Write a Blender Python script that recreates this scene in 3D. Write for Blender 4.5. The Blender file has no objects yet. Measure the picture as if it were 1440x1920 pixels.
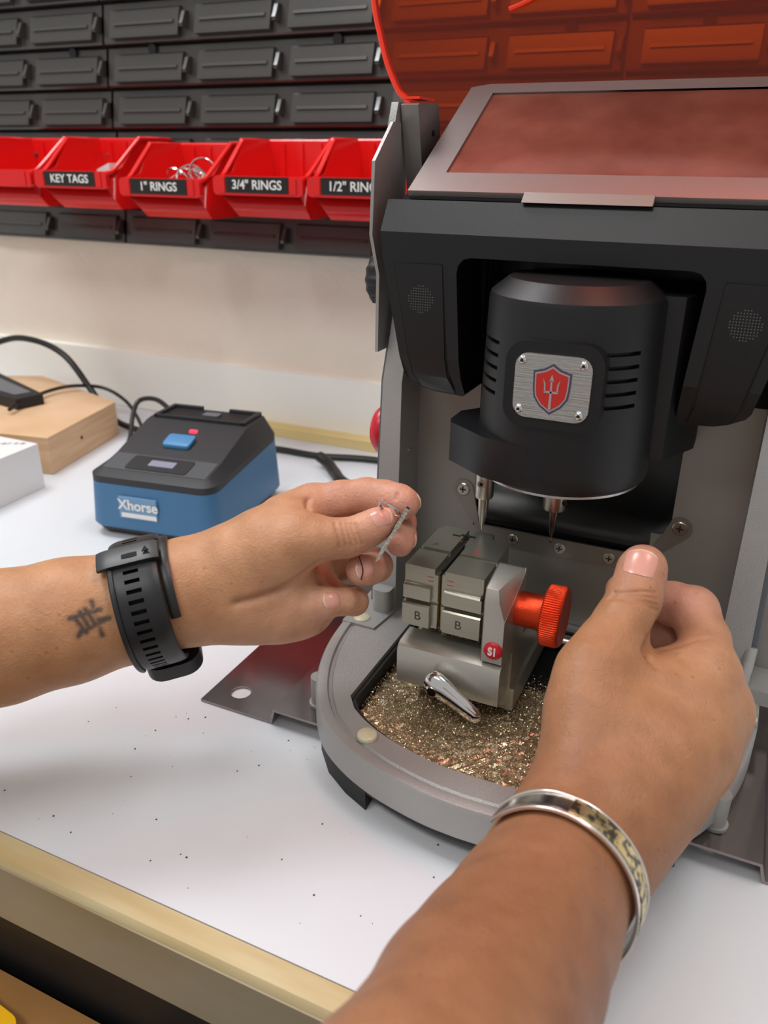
import bpy, bmesh, math, random
import numpy as np
from mathutils import Vector, Matrix
random.seed(7)
S = bpy.context.scene
COL = S.collection
PI = math.pi

# ---------------------------------------------------------------- camera, light, exposure
cam_d = bpy.data.cameras.new('camera'); cam = bpy.data.objects.new('camera', cam_d); COL.objects.link(cam)
S.camera = cam
pitch, yaw, roll = math.radians(23.7), math.radians(24.5), math.radians(0.65)
f = Vector((-math.sin(yaw)*math.cos(pitch), math.cos(yaw)*math.cos(pitch), -math.sin(pitch)))
r0 = Vector((math.cos(yaw), math.sin(yaw), 0)); u0 = r0.cross(f)
r = math.cos(roll)*r0 + math.sin(roll)*u0; u = -math.sin(roll)*r0 + math.cos(roll)*u0
cam.matrix_world = Matrix(((r.x, u.x, -f.x, 0), (r.y, u.y, -f.y, 0), (r.z, u.z, -f.z, .30), (0, 0, 0, 1)))
cam_d.sensor_fit = 'HORIZONTAL'; cam_d.sensor_width = 36; cam_d.lens = 36*1500/1440.
cam_d.clip_start = .01; cam_d.clip_end = 30
cam_d.dof.use_dof = True; cam_d.dof.focus_distance = .42; cam_d.dof.aperture_fstop = 15

world = bpy.data.worlds.new('room_light'); S.world = world; world.use_nodes = True
bg = world.node_tree.nodes['Background']; bg.inputs[0].default_value = (1.0, .985, .97, 1); bg.inputs[1].default_value = .42
def area(name, loc, tgt, sx, sy, power, color=(1, .985, .965)):
    l = bpy.data.lights.new(name, 'AREA'); l.shape = 'RECTANGLE'; l.size = sx; l.size_y = sy; l.energy = power; l.color = color
    o = bpy.data.objects.new(name, l); COL.objects.link(o); o.location = loc
    o.rotation_euler = (Vector(tgt)-Vector(loc)).to_track_quat('-Z', 'Y').to_euler(); return o
area('overhead_area_light', (.25, .55, 1.7), (-.05, .35, 0), 1.0, .30, 9.5)
area('overhead_area_light', (-1.0, .45, 1.6), (-.3, .4, 0), .5, .5, 12, (.93, .97, 1))
area('overhead_area_light', (-.5, -.9, 1.9), (-.3, .8, .2), 1.2, .4, 12.5)  # front fill light, added to brighten the wall
vs = S.view_settings; vs.view_transform = 'Standard'; vs.look = 'None'; vs.gamma = 1; vs.exposure = .26; vs.use_curve_mapping = False

# ---------------------------------------------------------------- materials
def lin(h):
    if isinstance(h, str):
        h = h.lstrip('#'); c = [int(h[i:i+2], 16)/255 for i in (0, 2, 4)]
    else: c = [v/255 for v in h]
    return tuple((v/12.92 if v <= .04045 else ((v+.055)/1.055)**2.4) for v in c) + (1,)
MATS = {}
def mat(name, col, rough=.5, metal=0., bump=0., bscale=300., var=0., vscale=40., sss=0., coat=0., spec=.5, col2=None, stretch=None, aniso=0., sheen=0.):
    if name in MATS: return MATS[name]
    m = bpy.data.materials.new(name); m.use_nodes = True; nt = m.node_tree; N = nt.nodes; L = nt.links
    b = N['Principled BSDF']; c = lin(col)
    b.inputs['Base Color'].default_value = c; b.inputs['Roughness'].default_value = rough; b.inputs['Metallic'].default_value = metal
    b.inputs['Specular IOR Level'].default_value = spec; b.inputs['Coat Weight'].default_value = coat
    b.inputs['Coat Roughness'].default_value = .08
    if aniso: b.inputs['Anisotropic'].default_value = aniso
    if sss:
        b.inputs['Subsurface Weight'].default_value = sss; b.inputs['Subsurface Radius'].default_value = (1, .35, .2); b.inputs['Subsurface Scale'].default_value = .004
    tc = N.new('ShaderNodeTexCoord'); src = tc.outputs['Object']
    if stretch:
        mp = N.new('ShaderNodeMapping'); mp.inputs['Scale'].default_value = stretch; L.new(src, mp.inputs[0]); src = mp.outputs[0]
    if var or col2:
        n = N.new('ShaderNodeTexNoise'); n.inputs['Scale'].default_value = vscale; n.inputs['Detail'].default_value = 5; L.new(src, n.inputs[0])
        rp = N.new('ShaderNodeValToRGB'); rp.color_ramp.elements[0].position = .3; rp.color_ramp.elements[1].position = .7
        c2 = lin(col2) if col2 else tuple(v*(1-var) for v in c[:3])+(1,)
        rp.color_ramp.elements[0].color = c2; rp.color_ramp.elements[1].color = c
        L.new(n.outputs['Fac'], rp.inputs[0]); L.new(rp.outputs[0], b.inputs['Base Color'])
    if bump:
        n = N.new('ShaderNodeTexNoise'); n.inputs['Scale'].default_value = bscale; n.inputs['Detail'].default_value = 4; L.new(src, n.inputs[0])
        bp = N.new('ShaderNodeBump'); bp.inputs['Strength'].default_value = bump; bp.inputs['Distance'].default_value = .001
        L.new(n.outputs['Fac'], bp.inputs['Height']); L.new(bp.outputs[0], b.inputs['Normal'])
    MATS[name] = m; return m

M_table = mat('white_laminate', '#dadde2', .33, bump=.03, bscale=600, var=.02, vscale=9)
M_wall = mat('stucco_paint', '#f0e4d6', .8, bump=1., bscale=110, var=.04, vscale=20)
M_board = mat('white_backsplash', '#fbf9f2', .55, var=.02, vscale=8)
M_silver = mat('silver_powder_coat', '#c2c0b8', .32, .8, bump=.12, bscale=2500, var=.06, vscale=15)
M_plate = mat('grey_steel_panel', '#95918b', .42, .45, bump=.05, bscale=1500, var=.04, vscale=10)
M_cast = mat('cast_aluminium', '#aaa9a7', .42, .5, bump=.25, bscale=1800, var=.08, vscale=30)
M_jaw = mat('nickel_jaw', '#b0aea0', .3, .85, bump=.06, bscale=900, var=.06, vscale=60, stretch=(1, 1, 12))
M_dark = mat('black_textured_plastic', '#121315', .42, bump=.08, bscale=2500, spec=.42)
M_black = mat('matte_black_plastic', '#131416', .55, bump=.1, bscale=1500)
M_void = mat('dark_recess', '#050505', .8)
M_chrome = mat('chrome', '#d8d8d8', .1, 1.)
M_steel = mat('brushed_steel', '#c4c4c2', .26, 1., bump=.25, bscale=260, stretch=(.15, 1, 9))
M_turned = mat('turned_steel', '#b7b1a8', .3, 1.)
M_bracket = mat('stainless_sheet', '#9c9290', .13, .95, bump=.015, bscale=200, var=.06, vscale=12)
M_orangeknob = mat('red_anodised', '#d8401c', .32, .75, bump=.2, bscale=2500)
M_red = mat('red_plastic', '#dd1716', .25, spec=.5, sss=.0)
M_redbtn = mat('red_button', '#c9182c', .3)
M_white = mat('white_print', '#e9e7e4', .5)
M_label = mat('black_label_tape', '#191713', .3)
M_blue = mat('blue_plastic', '#3f7099', .42, bump=.05, bscale=2000)
M_bluebtn = mat('light_blue_plastic', '#4a86b8', .4)
M_cap = mat('charcoal_plastic', '#26272a', .5, bump=.15, bscale=2200)
M_panel = mat('black_louvre_plastic', '#3b3835', .3, bump=.05, bscale=300, spec=.8)
M_wood = mat('pine_wood', '#dfbc98', .6, col2='#cda67e', vscale=14, stretch=(1, 1, 14), bump=.1, bscale=60)
M_woodtrim = mat('yellowed_wood_trim', '#cdbd94', .5, col2='#b89c66', vscale=10, stretch=(1, 9, 9))
M_woodface = mat('greyish_painted_wood', '#a59d8b', .5, col2='#8d7a58', vscale=5, stretch=(1, 3, 3))
M_stripw = mat('pale_pine_strip', '#ecd9a0', .6, col2='#e0c583', vscale=20, stretch=(.1, 1, 1))
M_card = mat('brown_cardboard', '#a5763f', .8, var=.1, vscale=20)
M_yellow = mat('yellow_plastic', '#f2b90c', .4)
M_paper = mat('white_carton', '#e3e0df', .55)
M_cable = mat('black_cable_rubber', '#0f0f10', .4)
M_watch = mat('black_silicone', '#1a1b1d', .42, bump=.03, bscale=800)
M_bellows = mat('black_rubber_sheet', '#121213', .32, bump=.1, bscale=80)
M_brass = mat('brass', '#b79a5c', .3, 1., var=.15, vscale=300)
M_dot = mat('translucent_rubber', '#c7c2a4', .3)
M_red_ink = mat('red_ink', '#c21f3a', .5)
M_dk_ink = mat('dark_engraving', '#4b4038', .6)
M_grid = mat('speaker_hole_grey', '#6d6d6c', .5)
M_badge_red = mat('badge_red_enamel', '#c3261d', .35)
M_badge_edge = mat('badge_blue_grey', '#4d4b63', .4, .3)
M_badge_grey = mat('badge_light_grey', '#b3a7ac', .4, .3)
M_grey_dev = mat('grey_device_face', '#60636a', .35)
M_clear = mat('led_screen_grey', '#9092a4', .2)

def glass_mat():
    m = bpy.data.materials.new('orange_acrylic'); m.use_nodes = True; nt = m.node_tree; N = nt.nodes; L = nt.links
    N.remove(N['Principled BSDF']); out = N['Material Output']
    tr = N.new('ShaderNodeBsdfTransparent'); tr.inputs[0].default_value = (.93, .31, .02, 1)
    df = N.new('ShaderNodeBsdfTranslucent'); df.inputs[0].default_value = (.95, .13, .003, 1)
    d2 = N.new('ShaderNodeBsdfDiffuse'); d2.inputs[0].default_value = (.9, .10, .003, 1)
    gl = N.new('ShaderNodeBsdfGlossy'); gl.inputs['Roughness'].default_value = .06; gl.inputs[0].default_value = (.8, .8, .8, 1)
    a1 = N.new('ShaderNodeMixShader'); a1.inputs[0].default_value = .5; L.new(df.outputs[0], a1.inputs[1]); L.new(d2.outputs[0], a1.inputs[2])
    a2 = N.new('ShaderNodeMixShader'); a2.inputs[0].default_value = .10; L.new(tr.outputs[0], a2.inputs[1]); L.new(a1.outputs[0], a2.inputs[2])
    fr = N.new('ShaderNodeFresnel'); fr.inputs[0].default_value = 1.4
    a3 = N.new('ShaderNodeMixShader'); L.new(fr.outputs[0], a3.inputs[0]); L.new(a2.outputs[0], a3.inputs[1]); L.new(gl.outputs[0], a3.inputs[2])
    L.new(a3.outputs[0], out.inputs[0]); return m
M_orange = glass_mat()
M_edge = mat('fluorescent_orange_edge', '#ff3a18', .3)
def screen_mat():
    m = mat('dusty_glass_shield_tint', '#3a2420', .16, spec=.9); nt = m.node_tree; N = nt.nodes; L = nt.links; b = N['Principled BSDF']
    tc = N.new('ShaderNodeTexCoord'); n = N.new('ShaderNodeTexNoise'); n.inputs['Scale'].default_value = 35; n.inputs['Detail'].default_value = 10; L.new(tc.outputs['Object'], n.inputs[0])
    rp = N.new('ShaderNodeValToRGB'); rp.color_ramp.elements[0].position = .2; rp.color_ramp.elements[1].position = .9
    rp.color_ramp.elements[0].color = lin('#74382c'); rp.color_ramp.elements[1].color = lin('#a35f50'); L.new(n.outputs['Fac'], rp.inputs[0]); L.new(rp.outputs[0], b.inputs['Base Color'])  # shield's orange light on the dusty black glass painted in as red
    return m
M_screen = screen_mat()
def plastic_clear():
    m = bpy.data.materials.new('clear_bag_film'); m.use_nodes = True; nt = m.node_tree; N = nt.nodes; L = nt.links
    N.remove(N['Principled BSDF']); out = N['Material Output']
    tr = N.new('ShaderNodeBsdfTransparent'); gl = N.new('ShaderNodeBsdfGlossy'); gl.inputs['Roughness'].default_value = .15
    a = N.new('ShaderNodeMixShader'); a.inputs[0].default_value = .18; L.new(tr.outputs[0], a.inputs[1]); L.new(gl.outputs[0], a.inputs[2]); L.new(a.outputs[0], out.inputs[0]); return m
M_film = plastic_clear()

# ---------------------------------------------------------------- helpers
ORG = {}
def finish(o, parent):
    if parent is not None: o.parent = parent
    COL.objects.link(o)
def smooth_mesh(me, angle=35):
    bm = bmesh.new(); bm.from_mesh(me)
    for fc in bm.faces: fc.smooth = True
    for e in bm.edges:
        e.smooth = not (len(e.link_faces) == 2 and e.calc_face_angle(0) > math.radians(angle))
    bm.to_mesh(me); bm.free()
def part(name, bm, m, parent=None, angle=35, bevel=0, seg=2, org=None):
    """links the bmesh (world coordinates) as one mesh object"""
    if bevel:
        es = [e for e in bm.edges if len(e.link_faces) == 2 and e.calc_face_angle(0) > math.radians(30)]
        bmesh.ops.bevel(bm, geom=es, offset=bevel, segments=seg, affect='EDGES', profile=.5, clamp_overlap=True)
    bmesh.ops.recalc_face_normals(bm, faces=bm.faces)
    if parent is not None: off = ORG[parent.name]
    else: off = Vector(org) if org is not None else Vector((0, 0, 0))
    bmesh.ops.translate(bm, verts=bm.verts, vec=-off)
    me = bpy.data.meshes.new(name); bm.to_mesh(me); bm.free()
    ms = m if isinstance(m, (list, tuple)) else [m]
    for q in ms: me.materials.append(q)
    smooth_mesh(me, angle)
    o = bpy.data.objects.new(name, me)
    if parent is None: o.location = off
    finish(o, parent); ORG[o.name] = off; return o
def tag(o, label, cat=None, group=None, kind=None):
    if label: o['label'] = label
    if cat: o['category'] = cat
    if group: o['group'] = group
    if kind: o['kind'] = kind
    return o
def thing(name, label, cat, loc, group=None):
    o = bpy.data.objects.new(name, None); o.location = loc; COL.objects.link(o); ORG[o.name] = Vector(loc)
    return tag(o, label, cat, group)
def copy_tree(o, parent=None):
    c = o.copy(); COL.objects.link(c); c.parent = parent
    ORG[c.name] = ORG.get(o.name, Vector())
    for ch in list(o.children): copy_tree(ch, c)
    return c
def NB(): return bmesh.new()
def box(bm, x0, x1, y0, y1, z0, z1):
    v = [bm.verts.new((x, y, z)) for x in (x0, x1) for y in (y0, y1) for z in (z0, z1)]
    for q in ((0, 1, 3, 2), (4, 6, 7, 5), (0, 4, 5, 1), (2, 3, 7, 6), (0, 2, 6, 4), (1, 5, 7, 3)): bm.faces.new([v[i] for i in q])
    return v
def prism(bm, pts, axis, a, b):
    """pts: 2-D outline; axis x: (y,z) points, y: (x,z) points, z: (x,y) points, extruded a..b"""
    def P(p, t): return {'x': (t, p[0], p[1]), 'y': (p[0], t, p[1]), 'z': (p[0], p[1], t)}[axis]
    A = [bm.verts.new(P(p, a)) for p in pts]; B = [bm.verts.new(P(p, b)) for p in pts]
    n = len(pts); bm.faces.new(A); bm.faces.new(B[::-1])
    for i in range(n): bm.faces.new((A[i], A[(i+1) % n], B[(i+1) % n], B[i]))
    return A, B
def rrect(cx, cy, w, h, rad, n=5, rot=0):
    out = []
    for sx, sy, a0 in ((1, 1, 0), (-1, 1, 90), (-1, -1, 180), (1, -1, 270)):
        for k in range(n+1):
            a = math.radians(a0+90*k/n); out.append((sx*(w/2-rad)+rad*math.cos(a), sy*(h/2-rad)+rad*math.sin(a)))
    c, s = math.cos(rot), math.sin(rot)
    return [(cx+x*c-y*s, cy+x*s+y*c) for x, y in out]
def lathe(bm, prof, c, axis='z', n=40, rf=None):
    """prof: (radius, t) list along axis through c"""
    rings = []
    for rr, t in prof:
        ring = []
        for k in range(n):
            a = 2*PI*k/n; R = rr*(rf(k, rr) if rf else 1)
            x, y = R*math.cos(a), R*math.sin(a)
            p = {'z': (x, y, t), 'x': (t, x, y), 'y': (x, t, y)}[axis]
            ring.append(bm.verts.new((c[0]+p[0], c[1]+p[1], c[2]+p[2])))
        rings.append(ring)
    for A, B in zip(rings, rings[1:]):
        for k in range(n): bm.faces.new((A[k], A[(k+1) % n], B[(k+1) % n], B[k]))
    bm.faces.new(rings[0][::-1]); bm.faces.new(rings[-1]); return rings
def cyl(bm, p0, p1, r0, r1=None, n=20):
    p0, p1 = Vector(p0), Vector(p1); r1 = r0 if r1 is None else r1
    q = (p1-p0).to_track_quat('Z', 'Y'); A = []; B = []
    for k in range(n):
        a = 2*PI*k/n; d = Vector((math.cos(a), math.sin(a), 0))
        A.append(bm.verts.new(p0+q@(d*r0))); B.append(bm.verts.new(p1+q@(d*r1)))
    for k in range(n): bm.faces.new((A[k], A[(k+1) % n], B[(k+1) % n], B[k]))
    bm.faces.new(A[::-1]); bm.faces.new(B)
def crom(pts, n=8):
    P = [Vector(p) for p in pts]; P = [P[0]*2-P[1]]+P+[P[-1]*2-P[-2]]; out = []
    for i in range(1, len(P)-2):
        for k in range(n):
            t = k/n; a, b, c, d = P[i-1:i+3]
            out.append(.5*((2*b)+(c-a)*t+(2*a-5*b+4*c-d)*t*t+(3*b-a-3*c+d)*t**3))
    return out+[P[-2]]
def tube(bm, pts, rad, n=10, sm=8, close=False):
    P = crom(pts, sm) if sm else [Vector(p) for p in pts]
    up = Vector((.13, .21, .97)); rings = []
    for i, p in enumerate(P):
        t = (P[min(i+1, len(P)-1)]-P[max(i-1, 0)]) if not close else (P[(i+1) % len(P)]-P[i-1])
        t.normalize(); up = (up-t*up.dot(t)).normalized(); s = t.cross(up)
        rings.append([bm.verts.new(p+rad*(math.cos(2*PI*k/n)*up+math.sin(2*PI*k/n)*s)) for k in range(n)])
    pr = list(zip(rings, rings[1:]))+([(rings[-1], rings[0])] if close else [])
    for A, B in pr:
        for k in range(n): bm.faces.new((A[k], A[(k+1) % n], B[(k+1) % n], B[k]))
    if not close: bm.faces.new(rings[0][::-1]); bm.faces.new(rings[-1])
def carve(o, cut_bm):
    """boolean difference, applied at once"""
    bmesh.ops.recalc_face_normals(cut_bm, faces=cut_bm.faces)
    bmesh.ops.translate(cut_bm, verts=cut_bm.verts, vec=-ORG[o.name])
    me = bpy.data.meshes.new('t'); cut_bm.to_mesh(me); cut_bm.free(); c = bpy.data.objects.new('t', me); COL.objects.link(c)
    pm = o.parent; loc = o.location.copy(); o.parent = None; o.location = (0, 0, 0)
    md = o.modifiers.new('b', 'BOOLEAN'); md.operation = 'DIFFERENCE'; md.object = c; md.solver = 'EXACT'
    bpy.context.view_layer.update(); dg = bpy.context.evaluated_depsgraph_get()
    new = bpy.data.meshes.new_from_object(o.evaluated_get(dg)); o.modifiers.clear(); o.data = new
    smooth_mesh(new, 32); bpy.data.objects.remove(c); o.parent = pm; o.location = loc
def text(name, s, size, loc, rot, m, parent, depth=.0002, align='CENTER', label=None, sx=1., bold=0.):
    cu = bpy.data.curves.new(name, 'FONT'); cu.body = s; cu.size = size; cu.extrude = depth; cu.align_x = align; cu.align_y = 'CENTER'; cu.offset = bold
    t = bpy.data.objects.new('t', cu); COL.objects.link(t); bpy.context.view_layer.update()
    me = bpy.data.meshes.new_from_object(t.evaluated_get(bpy.context.evaluated_depsgraph_get())); bpy.data.objects.remove(t)
    R = rot if isinstance(rot, Matrix) else Matrix.Rotation(rot[2], 4, 'Z')@Matrix.Rotation(rot[1], 4, 'Y')@Matrix.Rotation(rot[0], 4, 'X')
    me.transform(Matrix.Translation(Vector(loc))@R@Matrix.Diagonal((sx, 1, 1, 1)))
    bm = NB(); bm.from_mesh(me); bpy.data.meshes.remove(me)
    o = part(name, bm, m, parent, 30); o.data.name = name
    if label: o['label'] = label
    return o
def recess_cap(bm, c, w, d, h): pass

# ================================================================ SETTING
CX = -.083
bm = NB(); box(bm, -1.6, 1.0, .80, .84, -.3, 1.6); tag(part('wall_back', bm, M_wall), None, kind='structure')
bm = NB(); box(bm, -1.6, 1.0, .787, .7999, .0005, .073); tag(part('trim_1', bm, M_board, bevel=.002), None, kind='structure')
bm = NB(); box(bm, -3, 3, -2, .84, -.8, -.78)
tag(part('floor', bm, mat('grey_floor', '#57524c', .7, var=.1, vscale=3)), None, kind='structure')

# workbench: white top, wooden front rail
bench = thing('workbench', 'white laminate workbench with a worn wooden front rail under both arms', 'workbench', (-.3, .45, -.78))
bm = NB(); box(bm, -1.5, .9, .190, .7995, -.022, 0); part('worktop', bm, M_table, bench, bevel=.0006)
bm = NB(); prism(bm, [(.1893, .0002), (.1893, -.05), (.178, -.05), (.1765, -.003), (.1785, 0.0002)], 'x', -1.5, .9); part('wooden_trim', bm, M_woodtrim, bench, bevel=.0015)
bm = NB(); box(bm, -1.5, .9, .1755, .1775, -.0395, -.0035); part('front_fascia', bm, M_woodface, bench, bevel=.0004)
bm = NB(); box(bm, -1.5, .9, .1785, .188, -.13, -.0505); box(bm, -1.5, .9, .1775, .182, -.0505, -.0397); part('black_apron', bm, M_black, bench)
for x in (-1.45, .8):
    for y in (.2, .74):
        bm = NB(); box(bm, x, x+.05, y, y+.05, -.78, -.022); part('leg', bm, M_black, bench)
# cardboard carton and yellow tool below the front edge
bm = NB(); box(bm, -.66, -.20, .02, .1735, -.78, -.079)
cb = part('cardboard_box', bm, M_card, None, bevel=.0015, org=(-.4, .095, -.78)); tag(cb, 'brown cardboard box under the bench edge at lower left', 'box')
bm = NB(); box(bm, -.6605, -.1995, .085, .105, -.78, -.0785); part('packing_tape', bm, mat('brown_tape', '#8a6a42', .3), cb)
bm = NB(); prism(bm, rrect(-.284, .146, .060, .024, .008, rot=-.1), 'z', -.0785, -.0710)
o = part('yellow_tool', bm, M_yellow, None, bevel=.0025, org=(-.284, .146, -.0785)); tag(o, 'yellow plastic tool lying on the cardboard box at lower left', 'tool')

# ---------------------------------------------------------------- louvred wall panels
ROW = .0413; PZ0 = .206
def make_panel(x0, label):
    t = thing('louvered_panel', label, 'wall panel', (x0, .80, PZ0), 'black louvred bin panels on the wall')
    W = .556; rows = 8
    prof = [(.7998, PZ0)]
    for k in range(rows):
        z = PZ0+k*ROW; prof += [(.7835, z+.0002), (.7825, z+.002), (.7885, z+ROW-.0035), (.7925, z+ROW-.001)]
    prof += [(.7998, PZ0+rows*ROW)]
    bm = NB(); prism(bm, prof, 'x', x0, x0+W); part('panel_sheet', bm, M_panel, t, 25)
    for k in range(rows):
        z = PZ0+k*ROW
        for c in range(5):
            xa = x0+.013+c*.1110; xb = xa+.0905
            bm = NB()
            # raised pad leaning outwards at its lower edge, open pocket on top
            pr = [(.7865, z+.0040), (.7760, z+.0048), (.7765, z+.0075), (.7825, z+.0300), (.7840, z+.0315), (.7895, z+.0315)]
            prism(bm, pr, 'x', xa, xb)
            part('bin_louvre', bm, M_panel, t, 25, bevel=.0009)
            bm = NB(); prism(bm, [(.7772, z+.0165), (.7782, z+.0192), (.7825, z+.0200), (.785, z+.0165)], 'x', xa+.006, xb-.006)
            part('louvre_rib', bm, M_panel, t, 25, bevel=.0004)
            bm = NB(); prism(bm, [(.788, z+.011), (.774, z+.0115), (.7735, z+.0145), (.7755, z+.0175), (.780, z+.026), (.789, z+.027)], 'x', xb+.0045, xb+.0085)
            part('hook_tab', bm, M_panel, t, 25, bevel=.0007)
    for k in (1, 5):
        for xx in (.062, .285, .275+.235):
            z = PZ0+(k+.86)*ROW if k != 5 else PZ0+5.86*ROW-.0415
            bm = NB(); lathe(bm, [(.0052, -.0012), (.0052, .0014), (.0034, .0018), (.003, -.0006)], (x0+xx, .786, z), 'y', 20)
            sc = part('mounting_screw', bm, M_black, t)
    return t
make_panel(-.6975, 'middle black louvred wall panel, between the left panel and the orange shield')
make_panel(-.6975-.5595, 'leftmost black louvred wall panel, cut off by the left edge of the photo')
make_panel(-.6975+.5595, 'rightmost black louvred wall panel, seen through the orange shield')

# ---------------------------------------------------------------- red bins
def bin_shell(t, W=.1, L=.098, H=.077):
    """open front hopper bin, local coordinates: origin at back bottom centre, front is -y"""
    wb = W*.40; wt = W*.5; th = .0022
    def sect(y, zt, zb, kw=1.0):
        a = (zb/H); wB = wb+(wt-wb)*a
        b = (zt/H); wT = wb+(wt-wb)*b
        return [(-wT*kw, y, zt), (-wB*kw, y, zb), (wB*kw, y, zb), (wT*kw, y, zt)]
    # stations front to back: (y, top z, bottom z)
    st = [(-L, .0375, .0225), (-L+.022, .046, 0), (-L*.55, .072, 0), (-L*.48, H, 0), (0, H, 0)]
    bm = NB(); rows = []
    for y, zt, zb in st:
        out = sect(y, zt, zb); inn = [(p[0]*(1-.05), p[1]+(.0022 if y == -L else 0), p[2]) for p in sect(y, zt, zb+th)]
        rows.append(([bm.verts.new(p) for p in out], [bm.verts.new(p) for p in inn]))
    for (o1, i1), (o2, i2) in zip(rows, rows[1:]):
        for k in range(3):
            bm.faces.new((o1[k], o1[k+1], o2[k+1], o2[k])); bm.faces.new((i1[k+1], i1[k], i2[k], i2[k+1]))
        bm.faces.new((o1[0], o2[0], i2[0], i1[0])); bm.faces.new((o1[3], i1[3], i2[3], o2[3]))
    o1, i1 = rows[0]
    # front wall up to the lip, back wall
    bm.faces.new((o1[1], o1[0], i1[0], i1[1])); bm.faces.new((o1[2], i1[2], i1[3], o1[3])); bm.faces.new((o1[0], o1[3], i1[3], i1[0])) if False else None
    bm.faces.new((o1[0], o1[1], o1[2], o1[3])); bm.faces.new((i1[3], i1[2], i1[1], i1[0]))
    bm.faces.new((o1[1], i1[1], i1[2], o1[2]))
    o5, i5 = rows[-1]; bm.faces.new((o5[3], o5[2], o5[1], o5[0]))
    bb = [bm.verts.new((s*wt*.95, -.003, H)) for s in (-1, 1)]; cc = [bm.verts.new((s*wb*.95, -.003, th)) for s in (-1, 1)]
    bm.faces.new((bb[0], bb[1], cc[1], cc[0])); bm.faces.new((o5[0], bb[0], bb[1], o5[3]))
    return bm
def make_bin(x, y, z, label, txt, rotz=0., tilt=0.):
    t = bpy.data.objects.new('storage_bin', None); COL.objects.link(t); ORG[t.name] = Vector((0, 0, 0))
    W, L, H = .1, .098, .077
    tag(t, label, 'storage bin', 'red bins hanging on the louvred panel')
    part('bin_shell', bin_shell(t), M_red, t, 30)
    # rolled rim along the sloping sides and over the back
    for s in (-1, 1):
        bm = NB(); pth = [(s*.0445, -L-.001, .040), (s*.0462, -L+.010, .044), (s*.0492, -L*.55, .0735), (s*.050, -L*.47, H), (s*.050, 0, H)]
        tube(bm, pth, .0024, 8, 5); part('side_rim', bm, M_red, t)
    bm = NB(); tube(bm, [(-.05, 0, H), (.05, 0, H)], .0024, 8, 0); part('back_rim', bm, M_red, t)
    for k in range(4):
        bm = NB(); xx = -.032+k*.0215; prism(bm, [(xx-.002, .004), (xx+.002, .004), (xx+.003, H-.002), (xx-.003, H-.002)], 'y', -.0052, -.0025); part('inner_rib', bm, M_red, t, bevel=.0008)
    # label holder on the front lip
    bm = NB(); prism(bm, rrect(0, .0325, .097, .0190, .005), 'y', -L-.0062, -L-.0012); lp = part('front_lip', bm, M_red, t, bevel=.0012)
    for s in (-1, 1):
        bm = NB(); box(bm, s*.0385-.0035, s*.0385+.0035, -L-.0072, -L-.0060, .0250, .0405); part('label_clip', bm, M_red, t, bevel=.0006)
    if txt:
        bm = NB(); box(bm, -.034, .034, -L-.0068, -L-.0060, .0256, .0412); lb = part('label_strip', bm, M_label, t, bevel=.0002)
        text('label_text', txt, .0124, (0, -L-.0069, .0332), (PI/2, 0, 0), M_white, lb, .0001, sx=.92, bold=.0002)
    t.matrix_world = Matrix.Translation((x, y, z))@Matrix.Rotation(rotz, 4, 'Z')@Matrix.Diagonal((1, 1, .89, 1))
    return t
BINS = [(-.7700, .778, .2500, 'leftmost red bin, cut off by the photo edge, no label in view', None, 0, 0),
        (-.667, .778, .2500, 'red hopper bin labelled KEY TAGS with a plastic bag inside', 'KEY TAGS', 0, 0),
        (-.5485, .772, .2450, 'red hopper bin labelled 1" RINGS holding split rings', '1" RINGS', 0, 0),
        (-.4385, .776, .2485, 'empty red hopper bin labelled 3/4" RINGS', '3/4" RINGS', 0, 0),
        (-.337, .776, .2490, 'red hopper bin labelled 1/2" RINGS, partly behind the machine', '1/2" RINGS', 0, 0)]
for b in BINS: make_bin(*b)
# split rings in the third bin
def ring_mesh(rad=.0127, wr=.0008):
    bm = NB(); pts = []
    for k in range(41):
        a = 2*PI*2*k/40; pts.append((rad*math.cos(a), rad*math.sin(a), .0014*k/40))
    tube(bm, pts, wr, 6, 0); return bm
ring0 = part('split_ring', ring_mesh(), M_chrome, None)
RP = [(-.5270, .690, .284, .9, .3), (-.536, .700, .279, 1.3, 1.), (-.545, .695, .281, .4, 2.), (-.552, .705, .274, 1.1, .2), (-.520, .702, .288, 1.4, .6), (-.530, .715, .281, .2, 1.5),
      (-.541, .715, .275, 1.2, 2.5), (-.556, .690, .270, .15, 0), (-.526, .722, .276, .6, .8), (-.538, .688, .270, .5, 2.2), (-.517, .690, .279, 1.0, 2.6), (-.548, .722, .270, .9, 1.9)]
for i, (x, y, z, a, b) in enumerate(RP):
    o = ring0 if i == 0 else ring0.copy()
    if i: COL.objects.link(o)
    o.location = (x, y, z); o.rotation_euler = (a, b*.4, b)
    tag(o, 'chrome split ring heaped in the bin labelled 1" RINGS', 'key ring', 'split rings in the 1 inch bin')
# bag of tags in the second bin
bag = thing('plastic_bag', 'clear plastic bag of white key tags inside the KEY TAGS bin', 'bag', (-.655, .72, .262))
bm = NB()
for i, (x, z) in enumerate(((-.697, .268), (-.675, .280), (-.652, .292), (-.632, .301))):
    a = [bm.verts.new((x, y, z+dz)) for y, dz in ((.688, 0), (.705, .004), (.74, .0))]
    if i:
        for k in range(2): bm.faces.new((pv[k], pv[k+1], a[k+1], a[k]))
    pv = a
bmesh.ops.solidify(bm, geom=bm.faces[:], thickness=.004); part('bag_film', bm, M_film, bag)
bm = NB(); prism(bm, [(-.660, .268), (-.629, .268), (-.629, .295), (-.645, .289)], 'y', .692, .722); part('key_tag_stack', bm, M_white, bag, bevel=.001)

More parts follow.
